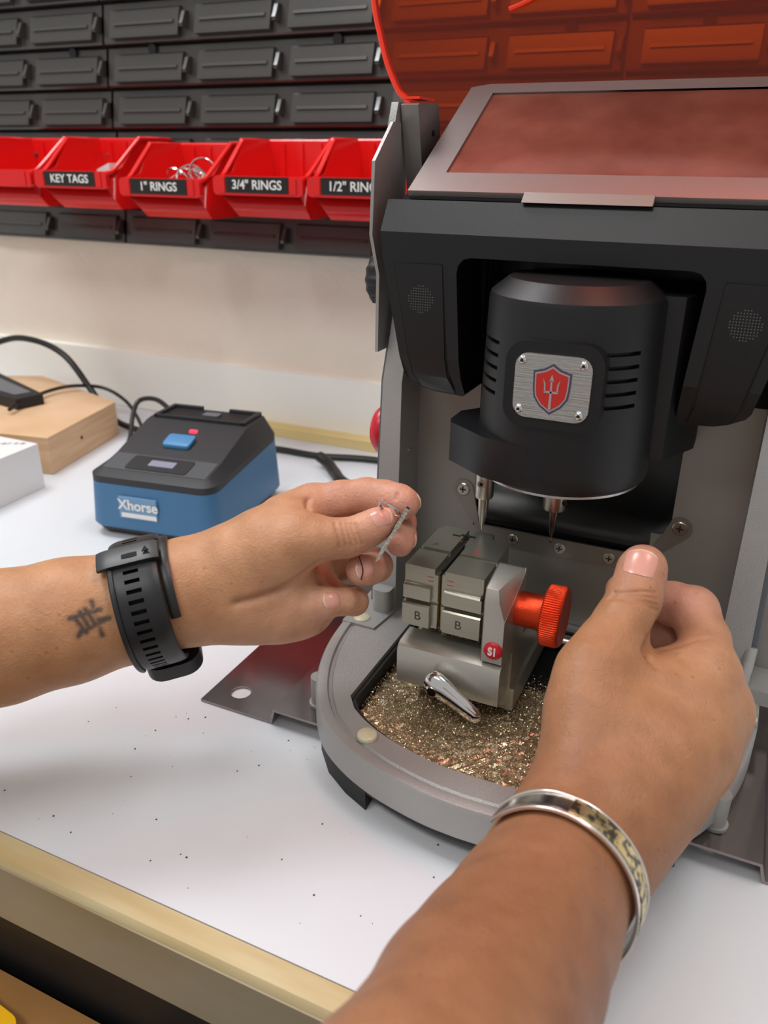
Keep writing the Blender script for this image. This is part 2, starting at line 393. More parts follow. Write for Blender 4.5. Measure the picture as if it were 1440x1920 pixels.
# ================================================================ OBJECTS ON THE BENCH, LEFT
# white carton
wb = thing('white_box', 'small white cardboard box at the left edge, in front of the pine block', 'box', (-.68, .5, 0))
bm = NB(); prism(bm, [(-.611, .5295), (-.606, .44), (-.74, .43), (-.745, .529)], 'z', 0.0003, .0455); part('carton', bm, M_paper, wb, bevel=.0008)
bm = NB()
for k in range(9): box(bm, -.668+k*.0052, -.6655+k*.0052+.0012*(k % 3), .4985+k*.0028, .5035+k*.0028, .0455, .0456)
part('blurred_print', bm, mat('grey_print', '#8f979e', .6), wb)
# pine block
c, s = math.cos(math.radians(128)), math.sin(math.radians(128))
bm = NB(); prism(bm, [(-.630, .5585), (-.661, .6915), (-.83, .745), (-1.1, .60), (-1.05, .48)], 'z', .0003, .0395)
wd = part('pine_block', bm, M_wood, None, bevel=.003, org=(-.8, .62, 0)); tag(wd, 'pine lumber block with a dark knot behind the white box', 'wood block')
bm = NB(); lathe(bm, [(.0022, -.0002), (.0018, .0006)], (-.6435, .6165, .021), 'x', 12); part('knot', bm, mat('dark_knot', '#4a3423', .8), wd)
# black device on the block
dv = thing('handheld_device', 'black handheld device lying on the pine block at the left edge', 'device', (-.80, .62, .0397))
bm = NB(); prism(bm, [(-.7345, .617), (-.726, .648), (-.86, .70), (-.88, .64)], 'z', .0399, .052); part('device_body', bm, M_black, dv, bevel=.003)
bm = NB(); prism(bm, [(-.75, .630), (-.743, .647), (-.85, .685), (-.86, .65)], 'z', .052, .0524); part('screen', bm, M_grey_dev, dv)

# blue key reader
K = Matrix.Translation((-.4945, .4665, 0))@Matrix.Rotation(math.radians(8), 4, 'Z')
kr = thing('key_programmer', 'blue and black benchtop key programmer with small display and blue button', 'key programmer', (-.42, .55, 0))
def kpart(name, bm, m, parent, **k):
    bmesh.ops.transform(bm, matrix=K, verts=bm.verts); return part(name, bm, m, parent, **k)
Wd, Ln = .124, .142
def loft_box(bm, sts, rad=.016, n=4):
    """sts: (z function at y) -> list of (inset, zfun)"""
    rings = []
    for ins, zf in sts:
        ring = []
        for x, y in rrect(Wd/2, Ln/2, Wd-2*ins, Ln-2*ins, max(rad-ins, .004), n): ring.append(bm.verts.new((x, y, zf(y))))
        rings.append(ring)
    for A, B in zip(rings, rings[1:]):
        for k in range(len(A)): bm.faces.new((A[k], A[(k+1) % len(A)], B[(k+1) % len(A)], B[k]))
    bm.faces.new(rings[0][::-1]); return rings
def lerp(tab):
    def g(y):
        for (a, b), (c, d) in zip(tab, tab[1:]):
            if y <= c: return b+(d-b)*max(0, (y-a))/(c-a)
        return tab[-1][1]
    return g
bm = NB(); rs = loft_box(bm, [(.010, lambda y: .0003), (.004, lambda y: .006), (.0035, lambda y: .009)]); bm.faces.new(rs[-1]); kpart('base_foot', bm, M_cap, kr)
zb = lerp([(0, .0485), (.035, .0495), (.085, .056), (.142, .058)])
bm = NB(); rs = loft_box(bm, [(.0015, lambda y: .009), (0, lambda y: .011), (0.003, zb)]); bm.faces.new(rs[-1]); kpart('blue_shell', bm, M_blue, kr)
zc = lerp([(0, .0560), (.038, .0640), (.088, .0790), (.096, .0800), (.142, .0795)])
bm = NB(); rs = loft_box(bm, [(.003, lambda y: zb(y)+.0002), (.003, lambda y: zb(y)+.006), (.012, lambda y: zc(y)), (.0125, lambda y: zc(y)+.0004)])
# fill the top with strips so the slope breaks are kept
top = rs[-1]; es = []
n = len(top)
bm2 = bmesh.new()
fc = bm.faces.new(top)
for yc in (.038, .088, .096):
    g = [fc for fc in bm.faces] + bm.edges[:] + bm.verts[:]
    bmesh.ops.bisect_plane(bm, geom=g, plane_co=(0, yc, 0), plane_no=(0, 1, 0))
for v in bm.verts:
    if v.co.z > zb(v.co.y)+.0075: v.co.z = zc(v.co.y)+.0003
cap = kpart('top_cover', bm, M_cap, kr, angle=25)
def onslope(bm, pts, h0, h1):
    A = [bm.verts.new((x, y, zc(y)+h0)) for x, y in pts]; B = [bm.verts.new((x, y, zc(y)+h1)) for x, y in pts]
    k = len(pts); bm.faces.new(A[::-1]); bm.faces.new(B)
    for i in range(k): bm.faces.new((A[i], A[(i+1) % k], B[(i+1) % k], B[i]))
bm = NB()                                   # raised rim of the key tray at the rear
xa, xb, ya_, yb2 = .016, Wd-.016, .094, .131
for q in ([(xa, ya_), (xb, ya_), (xb, ya_+.0015), (xa, ya_+.0015)], [(xa, ya_), (xa+.004, ya_), (xa+.004, yb2), (xa, yb2)], [(xb-.004, ya_), (xb, ya_), (xb, yb2), (xb-.004, yb2)], [(xa, yb2-.004), (Wd/2-.014, yb2-.004), (Wd/2-.014, yb2), (xa, yb2)], [(Wd/2+.014, yb2-.004), (xb, yb2-.004), (xb, yb2), (Wd/2+.014, yb2)]): onslope(bm, q, .0001, .0035)
kpart('tray_rim', bm, M_cap, kr, bevel=.0004)
bm = NB(); onslope(bm, [(xa+.004, ya_+.0015), (xb-.004, ya_+.0015), (xb-.004, yb2-.004), (xa+.004, yb2-.004)], .0003, .0006); kpart('tray_floor', bm, M_black, kr)
bm = NB(); onslope(bm, [(.0135, .0125), (.1105, .0125), (.1105, .0370), (.0135, .0370)], .0003, .0007); kpart('front_fascia', bm, mat('grey_front_plastic', '#4a4d52', .5, bump=.1, bscale=2500), kr)
bm = NB(); onslope(bm, rrect(.062, .0245, .058, .0205, .003), .0007, .0013); dp = kpart('display_bezel', bm, M_black, kr)
bm = NB(); onslope(bm, rrect(.064, .0250, .024, .0085, .001), .0013, .0017); kpart('display', bm, M_clear, dp)
bm = NB(); onslope(bm, rrect(.062, .058, .026, .016, .003), .0003, .0042); kpart('blue_button', bm, M_bluebtn, kr, bevel=.0008)
bm = NB(); onslope(bm, rrect(.066, .0765, .0075, .0034, .0012), .0003, .0012)
led = kpart('indicator_light', bm, mat('red_led', '#ff2030', .3), kr)
lm = MATS['red_led'].node_tree.nodes['Principled BSDF']; lm.inputs['Emission Color'].default_value = (1, .02, .05, 1); lm.inputs['Emission Strength'].default_value = 2.5
bm = NB(); prism(bm, rrect(.066, .112, .016, .010, .002), 'z', .0795, .0822); kpart('key_slot', bm, M_grey_dev, kr)
bm = NB(); prism(bm, [(.034, .0205), (.070, .0205), (.070, .0395), (.034, .0395)], 'y', -.0003, .0030)
bd = kpart('badge_sticker', bm, mat('pale_blue_badge', '#6f97b8', .4), kr)
RK = K.to_3x3().to_4x4()@Matrix.Rotation(PI/2, 4, 'X')
text('badge_text', 'Xhorse', .0125, K@Vector((.0525, -.0005, .0325)), RK@Matrix.Shear('XZ', 4, (.0, 0)), M_white, bd, .0001, bold=.0003)
bm = NB(); prism(bm, [(.036, .0215), (.0695, .0215), (.069, .0255), (.036, .0255)], 'y', -.0006, 0); kpart('badge_underline', bm, M_white, bd)
# pale wooden strips by the wall, cables
bm = NB(); box(bm, -.56, -.02, .768, .7865, .0003, .011); tag(part('wooden_strip', bm, M_stripw, None, bevel=.001, org=(-.3, .775, 0)), 'pale wooden strip lying along the foot of the wall', 'wood strip')
def cable(label, pts, rad):
    bm = NB(); tube(bm, pts, rad, 10, 8); tag(part('cable', bm, M_cable, None, org=pts[0]), label, 'cable')
cable('thick black cable arching over the pine block at upper left', [(-.95, .70, .045), (-.866, .72, .085), (-.81, .72, .0925), (-.76, .72, .0785), (-.7247, .72, .0400), (-.700, .715, .017), (-.668, .705, .008), (-.60, .69, .006), (-.53, .66, .006)], .0038)
cable('thin black cable running from the handheld device over the pine block', [(-.727, .600, .0455), (-.735, .625, .0470), (-.748, .680, .0455), (-.735, .706, .0465), (-.715, .732, .040), (-.68, .730, .028), (-.64, .705, .015), (-.60, .67, .003), (-.56, .65, .0025)], .0021)
cable('looped black cable behind the blue key programmer', [(-.56, .585, .0025), (-.580, .600, .004), (-.598, .640, .018), (-.618, .672, .036), (-.622, .69, .047), (-.595, .69, .050), (-.565, .682, .034), (-.55, .675, .012), (-.54, .66, .003), (-.50, .66, .003)], .0027)
cable('black power cable running behind the machine by the wall', [(-.50, .66, .0035), (-.47, .71, .0035), (-.4599, .7199, .004), (-.4062, .721, .004), (-.3489, .7362, .004), (-.25, .74, .004), (-.1, .72, .004)], .0035)
cable('thick black cable end lying beside the left hand and machine', [(-.395, .700, .012), (-.380, .692, .009), (-.365, .678, .0065), (-.340, .655, .006), (-.27, .62, .006), (-.22, .60, .006)], .0058)

# ================================================================ STEEL BRACKET UNDER THE MACHINE
def mx(x): return 2*CX-x
bk = thing('mounting_plate', 'bent stainless steel plate with a round hole, running under the key cutting machine', 'metal plate', (CX, .44, 0))
def hat(x0, x1, step, side):
    # cross-section (x,z), flange on the bench, riser, raised deck
    t = .0016
    pts = [(x0, .0002), (step-side*.0012, .0002), (step+side*.001, .0092), (x1, .0092), (x1, .0092+t), (step+side*.0001, .0092+t), (step-side*.0024, .0002+t), (x0, .0002+t)]
    return pts
bm = NB(); prism(bm, hat(-.2635, CX, -.2125, 1), 'y', .315, .56)
bm.faces.ensure_lookup_table()
lp = part('left_flange', bm, M_bracket, bk, bevel=.0003)
cut = NB(); cyl(cut, (-.2455, .331, -.01), (-.2455, .331, .01), .0062, n=32); carve(lp, cut)
bm = NB(); prism(bm, hat(mx(-.2635), CX+.00005, mx(-.2125), -1), 'y', .315, .56); rp_ = part('right_flange', bm, M_bracket, bk, bevel=.0003)
cut = NB(); prism(cut, rrect(.0225, .327, .012, .005, .0024), 'z', .0, .02); carve(rp_, cut)

# ================================================================ KEY CUTTING MACHINE
mc = thing('key_cutting_machine', 'black and silver automatic key cutting machine with raised orange safety shield', 'key cutting machine', (CX, .40, .0))
half = [(0, .266), (.0156, .2668), (.033, .2698), (.050, .2745), (.068, .2825), (.085, .2945), (.0985, .3115), (.109, .332), (.1165, .355), (.1205, .378), (.1217, .402), (.1217, .45), (.1217, .54)]
def smooth2(p, n=4): return [(v.x, v.y) for v in crom([(a, b, 0) for a, b in p], n)]
hs = smooth2(half)
def outline(ins=0.):
    L = []
    for i, (dx, y) in enumerate(hs):
        # inward offset along normal
        a = hs[max(i-1, 0)]; b = hs[min(i+1, len(hs)-1)]
        if i == 0: a = (-hs[1][0], hs[1][1])
        tx, ty = b[0]-a[0], b[1]-a[1]; l = math.hypot(tx, ty) or 1
        nx, ny = ty/l, -tx/l     # outward normal
        L.append((dx-nx*ins, y-ny*ins))
    L = [(max(p[0], 0), p[1]) for p in L]
    return [(CX-x, y) for x, y in L[::-1]] + [(CX+x, y) for x, y in L[1:]]
pk = smooth2([(0, .2885), (.018, .2892), (.035, .2925), (.0515, .2975), (.065, .304), (.0745, .3105)], 3)+[(.0815, .3195), (.0815, .437), (.0795, .4405)]
pocket = [(CX-x, y) for x, y in pk[::-1]] + [(CX+x, y) for x, y in pk[1:]]
# casting: outer wall, rim, groove, deck with pocket
bm = NB()
def ringverts(pts, z): return [bm.verts.new((x, y, z)) for x, y in pts]
R_ = [ringverts(outline(.0035), .0125), ringverts(outline(.0), .0155), ringverts(outline(.0), .0315), ringverts(outline(.0012), .0335), ringverts(outline(.0045), .0340), ringverts(outline(.0065), .0338), ringverts(outline(.0072), .0322), ringverts(outline(.0088), .0320), ringverts(outline(.0098), .0330)]
for A, B in zip(R_, R_[1:]):
    for k in range(len(A)):
        k2 = (k+1) % len(A); bm.faces.new((A[k], A[k2], B[k2], B[k]))
bm.faces.new(R_[0][::-1]); bm.faces.new(R_[-1])
base = part('base_casting', bm, M_cast, mc, 40)
cut = NB(); prism(cut, pocket, 'z', .0165, .05); carve(base, cut)
# pocket liner: black inner tray wall
bm = NB(); 
pin = [(CX-(x-.0006), y+.0005 if y < .4 else y-.0005) for x, y in pk[::-1]]+[(CX+(x-.0006), y+.0005 if y < .4 else y-.0005) for x, y in pk[1:]]
pin2 = [(CX+(x-CX)*.975, .36+(y-.36)*.975) for x, y in pin]
A = [bm.verts.new((x, y, .0305)) for x, y in pin]; B = [bm.verts.new((x, y, .0168)) for x, y in pin]; C_ = [bm.verts.new((x, y, .0305)) for x, y in pin2]; D_ = [bm.verts.new((x, y, .0178)) for x, y in pin2]
n = len(A)
for k in range(n):
    k2 = (k+1) % n; bm.faces.new((A[k], A[k2], B[k2], B[k])); bm.faces.new((C_[k2], C_[k], D_[k], D_[k2])); bm.faces.new((A[k2], A[k], C_[k], C_[k2]))
bm.faces.new(B); bm.faces.new(D_[::-1]); part('chip_tray', bm, M_black, mc)
# black lower shell and feet
bm = NB(); prism(bm, outline(.0055), 'z', .0100, .0126); prism(bm, outline(.0025)[:], 'z', .0108, .0126)
part('lower_shell', bm, M_black, mc, bevel=.0005)
for s in (-1, 1):
    bm = NB()
    p = [(CX+s*.052, .2775), (CX+s*.0665, .2838), (CX+s*.0815, .2935), (CX+s*.0935, .3075), (CX+s*.0935, .3135), (CX+s*.080, .3135), (CX+s*.060, .3005), (CX+s*.052, .296)]
    prism(bm, p if s > 0 else p[::-1], 'z', .0006, .0125); part('foot', bm, M_black, mc, bevel=.001)
    bm = NB(); prism(bm, [(CX+s*.09, .50), (CX+s*.115, .50), (CX+s*.115, .54), (CX+s*.09, .54)], 'z', .0109, .0126); part('foot', bm, M_black, mc, bevel=.0005)
    bm = NB(); cyl(bm, (CX+s*.1075, .3315, .0112), (CX+s*.1075, .3315, .0300), .0050); cyl(bm, (CX+s*.1075, .3315, .0109), (CX+s*.1075, .3315, .0128), .0062)
    part('bolt_boss', bm, M_cast, mc)
for x, y in ((-.1412, .2925), (.034-.0015, .3905), (-.1935, .393)):
    bm = NB(); lathe(bm, [(.0052, .0331), (.0052, .0348), (.0046, .0354)], (x, y, 0), 'z', 24); part('rubber_dot', bm, M_dot, mc, 50)

# back panel (U shaped round the opening), side posts
bx0, bx1 = -.1805, mx(-.1805); yb = .445
ox0, ox1, oz = -.1405, -.0232, .0885
bm = NB(); prism(bm, [(bx0, .0335), (bx1, .0335), (bx1, .262), (ox1, .262), (ox1, oz+.022), (ox1-.0015, oz+.0185), (ox1-.005, oz+.0165), (ox1-.010, oz+.0165), (ox1-.010, oz), (ox0, oz), (ox0, .262), (bx0, .262)], 'y', yb, yb+.004)
part('back_panel', bm, M_plate, mc, bevel=.0008)
bm = NB(); cyl(bm, (-.1802, .4315, .1365), (-.1790, .4315, .1365), .0022); part('side_screw', bm, M_turned, mc)
for s in (-1, 1):
    X = lambda v: v if s < 0 else mx(v)
    bm = NB(); o_ = [(.4125, .0335), (.4165, .182), (.440, .262), (.52, .262), (.52, .0335)]
    a, b = prism(bm, o_, 'x', X(-.1955), X(-.1795))
    for v in a+b:
        if v.co.z > .1: 
            k = (v.co.z-.0335)/.228
            if abs(v.co.x-X(-.1955)) < 1e-6: v.co.x += -s*.0062*k
    part('side_post', bm, M_cast, mc, bevel=.0012)
    bm = NB(); a, b = prism(bm, [(.4165, .034), (.421, .182), (.445, .262), (.535, .262), (.535, .034)], 'x', X(-.1985), X(-.1953))
    for v in a+b:
        k = (v.co.z-.0335)/.228; v.co.x += -s*.0062*k
    part('side_cover', bm, mat('dark_grey_cover', '#5b5f66', .45), mc, bevel=.0006)
# foot casting steps at the post bottoms
for s in (-1, 1):
    X = lambda v: v if s < 0 else mx(v)
    bm = NB(); prism(bm, [(X(-.2035), .385), (X(-.1815), .385), (X(-.1785), .408), (X(-.1785), .46), (X(-.2035), .46)], 'z', .030, .0345); 
    part('post_foot', bm, M_cast, mc, bevel=.001)
    bm = NB(); prism(bm, rrect(X(-.1865), .4095, .0125, .012, .004), 'z', .034, .050); part('hinge_boss', bm, M_cast, mc, bevel=.001)
bm = NB(); tube(bm, [(.0265, .375, .036), (.0270, .392, .037), (.0275, .405, .041), (.0285, .412, .052), (.029, .416, .062)], .0034, 12, 6); part('hinge_arm', bm, M_cast, mc)
bm = NB(); prism(bm, [(.0305, .0348), (.052, .0348), (.052, .262), (.0245, .262)], 'y', .430, .434); part('side_wing', bm, M_plate, mc, bevel=.0008)
bm = NB(); box(bm, .022, .044, .4055, .43, .0338, .0425); part('hinge_block', bm, M_cast, mc, bevel=.0015)

# rail and bed behind the clamp
bm = NB(); prism(bm, rrect(CX, .4125, .155, .052, .004), 'z', .0182, .0188); part('bed_plate', bm, M_void, mc)
bm = NB(); cyl(bm, (-.150, .4325, .0275), (-.006, .4325, .0275), .0042, n=24); part('guide_rod', bm, M_turned, mc)
# rubber sheet behind the spindle
bm = NB(); pr = [(.452, .085), (.450, .092), (.4525, .099), (.461, .108), (.470, .118), (.476, .135), (.480, .16), (.482, .26), (.490, .26), (.49, .085)]
prism(bm, pr, 'x', ox0-.004, ox1+.004); part('rubber_curtain', bm, M_bellows, mc, 60)
bm = NB(); prism(bm, [(.4505, .0895), (.4545, .0905), (.4765, .134), (.476, .132), (.4735, .1295)], 'x', ox0, ox1-.01)
bm.free()
# strap with screws
bm = NB()
def lobe(cx_, cz_, rad, a0, a1, n=8): return [(cx_+rad*math.cos(math.radians(a0+(a1-a0)*k/n)), cz_+rad*math.sin(math.radians(a0+(a1-a0)*k/n))) for k in range(n+1)]
out = lobe(-.0182, .1112, .0066, 135, -45) + [(-.0405, .0803), (-.045, .0785), (-.1225, .0785), (-.1315, .0795)] + lobe(-.1478, .1122, .0066, 200, 20)
out += [(-.1385, .1010), (-.1365, .092), (-.1335, .0902), (-.0385, .0902), (-.0325, .0925)]
prism(bm, out, 'y', yb-.0012, yb-.0001); part('curtain_strap', bm, M_bracket if False else mat('satin_nickel_strap', '#8d877f', .35, .7), mc, bevel=.0003)
def phillips(x, z, rad, y, parent):
    bm = NB(); lathe(bm, [(rad, .0005), (rad, -.0005), (rad*.88, -.0009), (rad*.2, -.00095)], (x, y, z), 'y', 24)
    sc = part('strap_screw', bm, M_turned, parent, 30)
    bm = NB(); box(bm, x-rad*.5, x+rad*.5, y-.00105, y-.0007, z-rad*.1, z+rad*.1); box(bm, x-rad*.1, x+rad*.1, y-.00106, y-.0007, z-rad*.5, z+rad*.5)
    part('cross_slot', bm, M_void, sc)
for x in (-.1138, -.0843, -.0545): phillips(x, .0843, .0036, yb-.0012, mc)
for x, z in ((-.1478, .1122), (-.0182, .1112)): phillips(x, z, .0042, yb-.0012, mc)

# ---- head: arch shaped housing
yh = .400
L = [(-.1855, .2818), (-.1862, .2665), (-.1850, .255), (-.1720, .1925), (-.1700, .189), (-.1625, .1845), (-.1560, .1825), (-.1395, .1812), (-.1383, .183), (-.1432, .2475), (-.1425, .2515), (-.1400, .2545), (-.1360, .2556)]
arch = L + [(mx(x), z) for x, z in L[::-1]]
def face_y(z):   # front face profile (side view)
    tab = [(.18, .4105), (.1925, .4025), (.203, .4000), (.262, .4000), (.2665, .4000), (.2818, .4080)]
    for (a, b), (c, d) in zip(tab, tab[1:]):
        if z <= c: return b+(d-b)*max(0, z-a)/(c-a)
    return tab[-1][1]
bm = NB(); A, B = prism(bm, arch, 'y', yh, .505)
for zc_ in (.1925, .203, .2665, .2645):
    bmesh.ops.bisect_plane(bm, geom=bm.faces[:]+bm.edges[:]+bm.verts[:], plane_co=(0, 0, zc_), plane_no=(0, 0, 1))
for v in bm.verts:
    if v.co.y < .45: v.co.y = face_y(v.co.z)
    elif v.co.z > .28: v.co.z = .282; v.co.y = .5
head = part('head_housing', bm, M_dark, mc, 20, bevel=.0009, seg=3)
# back of head filling: dark inner ceiling behind the motor
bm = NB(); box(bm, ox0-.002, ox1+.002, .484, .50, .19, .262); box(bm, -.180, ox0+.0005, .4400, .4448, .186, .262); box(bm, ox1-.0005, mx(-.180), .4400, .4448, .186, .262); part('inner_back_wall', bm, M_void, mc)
# roof slope behind the screen
bm = NB(); prism(bm, [(.4085, .2810), (.418, .2832), (.506, .334), (.506, .281)], 'x', -.180, mx(-.180)); part('head_roof', bm, M_dark, mc, bevel=.001)
# rear housing behind head
bm = NB(); prism(bm, [(.506, .03), (.506, .33), (.56, .30), (.575, .03)], 'x', -.180, mx(-.180)); part('rear_housing', bm, M_dark, mc, bevel=.003)
# speaker panels
for s in (-1, 1):
    X = (lambda v: v) if s < 0 else mx
    def panel_y(z): return face_y(z)
    pts = [(-.1772, .2502), (-.1768, .2508), (-.1520, .2510), (-.1513, .2503), (-.1466, .1925), (-.1440, .1828), (-.1560, .1836), (-.1625, .1858), (-.1660, .1925)]
    bm = NB(); a, b = prism(bm, [(X(x), z) for x, z in pts], 'y', yh, yh+.003)
    for zc_ in (.1925, .203): bmesh.ops.bisect_plane(bm, geom=bm.faces[:]+bm.edges[:]+bm.verts[:], plane_co=(0, 0, zc_), plane_no=(0, 0, 1))
    for v in bm.verts: v.co.y = face_y(v.co.z) + (-.0006 if v.co.y < yh+.001 else .002)
    sp = part('speaker_panel', bm, M_dark, mc, 20, bevel=.0004)
    # dark seam: thin recessed edge strip
    bm = NB(); a, b = prism(bm, [(X(CXp[0]), CXp[1]) for CXp in [(-.1782, .2512), (-.1508, .2520), (-.1454, .1925), (-.1435, .1822), (-.1565, .1828), (-.1632, .1850), (-.1672, .1925)]], 'y', yh, yh+.003)
    for zc_ in (.1925, .203): bmesh.ops.bisect_plane(bm, geom=bm.faces[:]+bm.edges[:]+bm.verts[:], plane_co=(0, 0, zc_), plane_no=(0, 0, 1))
    for v in bm.verts: v.co.y = face_y(v.co.z) + (-.00008 if v.co.y < yh+.001 else .002)
    part('panel_seam', bm, M_void, mc, 20)
    bm = NB(); cx_, cz_ = X(-.1622), .2335
    for i in range(-5, 6):
        for j in range(-5, 6):
            if i*i+j*j > 26: continue
            x, z = cx_+i*.00135, cz_+j*.00135
            box(bm, x-.00022, x+.00022, yh-.0008, yh-.0004, z-.00022, z+.00022)
    part('speaker_grille', bm, M_grid, sp)

# ---- tilted touch screen
def SP(x, s, h=0.):    # s along the slope 0..1, h above the plane
    a = math.atan2(.055, .095); return Vector((x, .4105+.095*s-h*math.sin(a), .2862+.0555*s+h*math.cos(a)))
def slab(bm, pts, h0, h1):
    A = [bm.verts.new(SP(x, s, h0)) for x, s in pts]; B = [bm.verts.new(SP(x, s, h1)) for x, s in pts]; n = len(pts)
    bm.faces.new(A[::-1]); bm.faces.new(B)
    for i in range(n): bm.faces.new((A[i], A[(i+1) % n], B[(i+1) % n], B[i]))
x0, x1 = -.1757, mx(-.1757)
bm = NB()
xi0, xi1, s0, s1 = -.1605, mx(-.1605), .155, .905
for q in ([(x0, 0), (x1, 0), (x1, s0), (x0, s0)], [(x0, s1), (x1, s1), (x1, 1), (x0, 1)], [(x0, s0), (xi0, s0), (xi0, s1), (x0, s1)], [(xi1, s0), (x1, s0), (x1, s1), (xi1, s1)]): slab(bm, q, -.003, 0)
bmesh.ops.remove_doubles(bm, verts=bm.verts, dist=1e-6)
fr = part('screen_frame', bm, mat('silver_screen_bezel', '#a69d9b', .33, .6, bump=.05, bscale=2500), mc, 20)
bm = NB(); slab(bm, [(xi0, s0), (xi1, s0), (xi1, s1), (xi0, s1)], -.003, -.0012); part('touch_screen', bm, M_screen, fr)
bm = NB(); slab(bm, [(x0+.006, .02), (x1-.006, .02), (x1-.006, .98), (x0+.006, .98)], -.006, -.0031); part('screen_back', bm, M_void, fr)
# silver tab and dark slots in front of screen
bm = NB(); prism(bm, [(.4052, .2822), (.4100, .2868), (.4135, .2868), (.4135, .2822)], 'x', -.1135, -.0520); part('front_tab', bm, M_plate, mc, bevel=.0004)
for a, b in ((-.1745, -.1138), (-.0517, mx(-.1745))):
    bm = NB(); box(bm, a, b, .4095, .4135, .2822, .2834); part('vent_slot', bm, M_void, mc)

# ---- side arms and safety shield
for s in (-1, 1):
    X = (lambda v: v) if s < 0 else mx
    bm = NB(); prism(bm, [(.4125, .200), (.4135, .2425), (.4045, .2640), (.4075, .3000), (.4300, .3190), (.4400, .3190), (.4400, .200)], 'x', X(-.1948), X(-.1930)); part('side_plate', bm, M_cast, mc, bevel=.0005)
    bm = NB(); prism(bm, [(.432, .27), (.4350, .3180), (.4395, .3290), (.448, .3290), (.452, .30), (.452, .27)], 'x', X(-.1985), X(-.1945)); part('shield_arm', bm, M_cast, mc, bevel=.0008)
    bm = NB(); a, b = prism(bm, [(.4405, .3275), (.4425, .3285), (.470, .3300), (.478, .300), (.478, .27), (.455, .27)], 'x', X(-.1935), X(-.1835)); 
    br = part('shield_bracket', bm, mat('satin_bracket', '#97938f', .35, .6), mc, bevel=.0015)
    bm = NB(); cyl(bm, (X(-.1834), .463, .3145), (X(-.1829), .463, .3145), .0016); part('bracket_hole', bm, M_void, br)
# shield: one bowed acrylic sheet standing behind the screen, unseen top curled forward to tint the light on the screen
ed = [(-.2035, .300), (-.2065, .3200), (-.2107, .3325), (-.2159, .3370), (-.2202, .3439), (-.2253, .3551), (-.2295, .3689), (-.2325, .3800), (-.2345, .395), (-.2355, .42), (-.235, .48), (-.232, .54), (-.225, .60), (-.215, .64)]
ez = [(v.y, v.z) for v in crom([(0, a, b) for a, b in ed], 3)]
def sheet_y(t, z):
    k = max(0, z-.42)/.24; return .492+.026*(1-t*t)-.17*k**2
bm = NB(); th = .003; cols = []; edge_l = []; edge_r = []
for xe, z in ez:
    row = []
    for k in range(25):
        t = -1+2*k/24; y = sheet_y(t, z); row.append(bm.verts.new((CX+(CX-xe)*t, y, z-(.0 if z < .42 else .25*max(0, (z-.42)/.24)**2*.1))))
    cols.append(row); edge_l.append(tuple(row[0].co)); edge_r.append(tuple(row[-1].co))
for A, B in zip(cols, cols[1:]):
    for k in range(len(A)-1): bm.faces.new((A[k], A[k+1], B[k+1], B[k]))
bmesh.ops.recalc_face_normals(bm, faces=bm.faces)
bmesh.ops.solidify(bm, geom=bm.faces[:], thickness=th)
sh = part('safety_shield', bm, M_orange, mc, 40)
for el in (edge_l, edge_r):
    bm = NB(); tube(bm, [(a, b-.0012, c) for a, b, c in el[4:]], .0021, 8, 1); part('shield_edge', bm, M_edge, sh)
bm = NB(); tube(bm, [(-.1577, .5090, .3790), (-.150, .5095, .3815), (-.136, .5100, .3870), (-.115, .510, .3935), (-.083, .510, .3970), (-.05, .510, .3935), (-.03, .5095, .3875), (-.016, .509, .3815), (-.0085, .5085, .3790)], .0016, 8, 4); part('handle_slot_edge', bm, M_edge, sh)
bm = NB(); box(bm, -.1945, -.184, .4435, .4655, .3305, .3318); part('shield_tab', bm, M_edge, sh)

# side knob, emergency stop
for s in (-1,):
    bm = NB(); lathe(bm, [(.006, .006), (.006, 0), (.0135, -.0005), (.0155, -.003), (.0150, -.012), (.012, -.015)], (-.1975, .448, .236), 'x', 48, rf=lambda k, rr: 1+.06*math.cos(k*2*PI/48*12) if rr > .011 else 1)
    part('side_knob', bm, M_black, mc, 50)
    bm = NB(); lathe(bm, [(.010, .012), (.010, 0), (.0135, -.001), (.0165, -.004), (.0165, -.009), (.013, -.0125), (.006, -.014)], (-.205, .466, .136), 'x', 40)
    part('emergency_stop', bm, M_redbtn, mc, 50)

# ---- motor / spindle housing
mxx, myy = -.0805, .400
bm = NB()
lathe(bm, [(.0405, .1522), (.0432, .1540), (.0440, .1560), (.0440, .1620), (.0423, .2405), (.0416, .2430), (.0350, .2485), (.0330, .2500)], (mxx, myy, 0), 'z', 96)
motor = part('spindle_housing', bm, M_dark, mc, 28)
cut = NB()
for k in range(5):
    z = .2215-k*.0061
    for a0, a1 in ((198, 229), (293, 327)):
        R1, R2 = .0395, .05; n = 6
        P_ = []
        for R in (R1, R2):
            P_.append([(mxx+R*math.cos(math.radians(a0+(a1-a0)*q/n)), myy+R*math.sin(math.radians(a0+(a1-a0)*q/n))) for q in range(n+1)])
        prism(cut, P_[0]+P_[1][::-1], 'z', z-.00095, z+.00095)
bmesh.ops.recalc_face_normals(cut, faces=cut.faces)
carve(motor, cut)
bm = NB(); lathe(bm, [(.039, .1503), (.0412, .1512), (.0412, .1524), (.03, .153)], (mxx, myy, 0), 'z', 80); part('housing_ring', bm, M_steel, mc, 40)
bm = NB(); prism(bm, [(mxx-.047, .415), (mxx-.047, .462), (mxx+.0625, .462), (mxx+.0625, .428), (mxx+.050, .400), (mxx+.03, .398), (mxx-.03, .398)], 'z', .1640, .2440); part('spindle_mount', bm, M_dark, mc, bevel=.002)
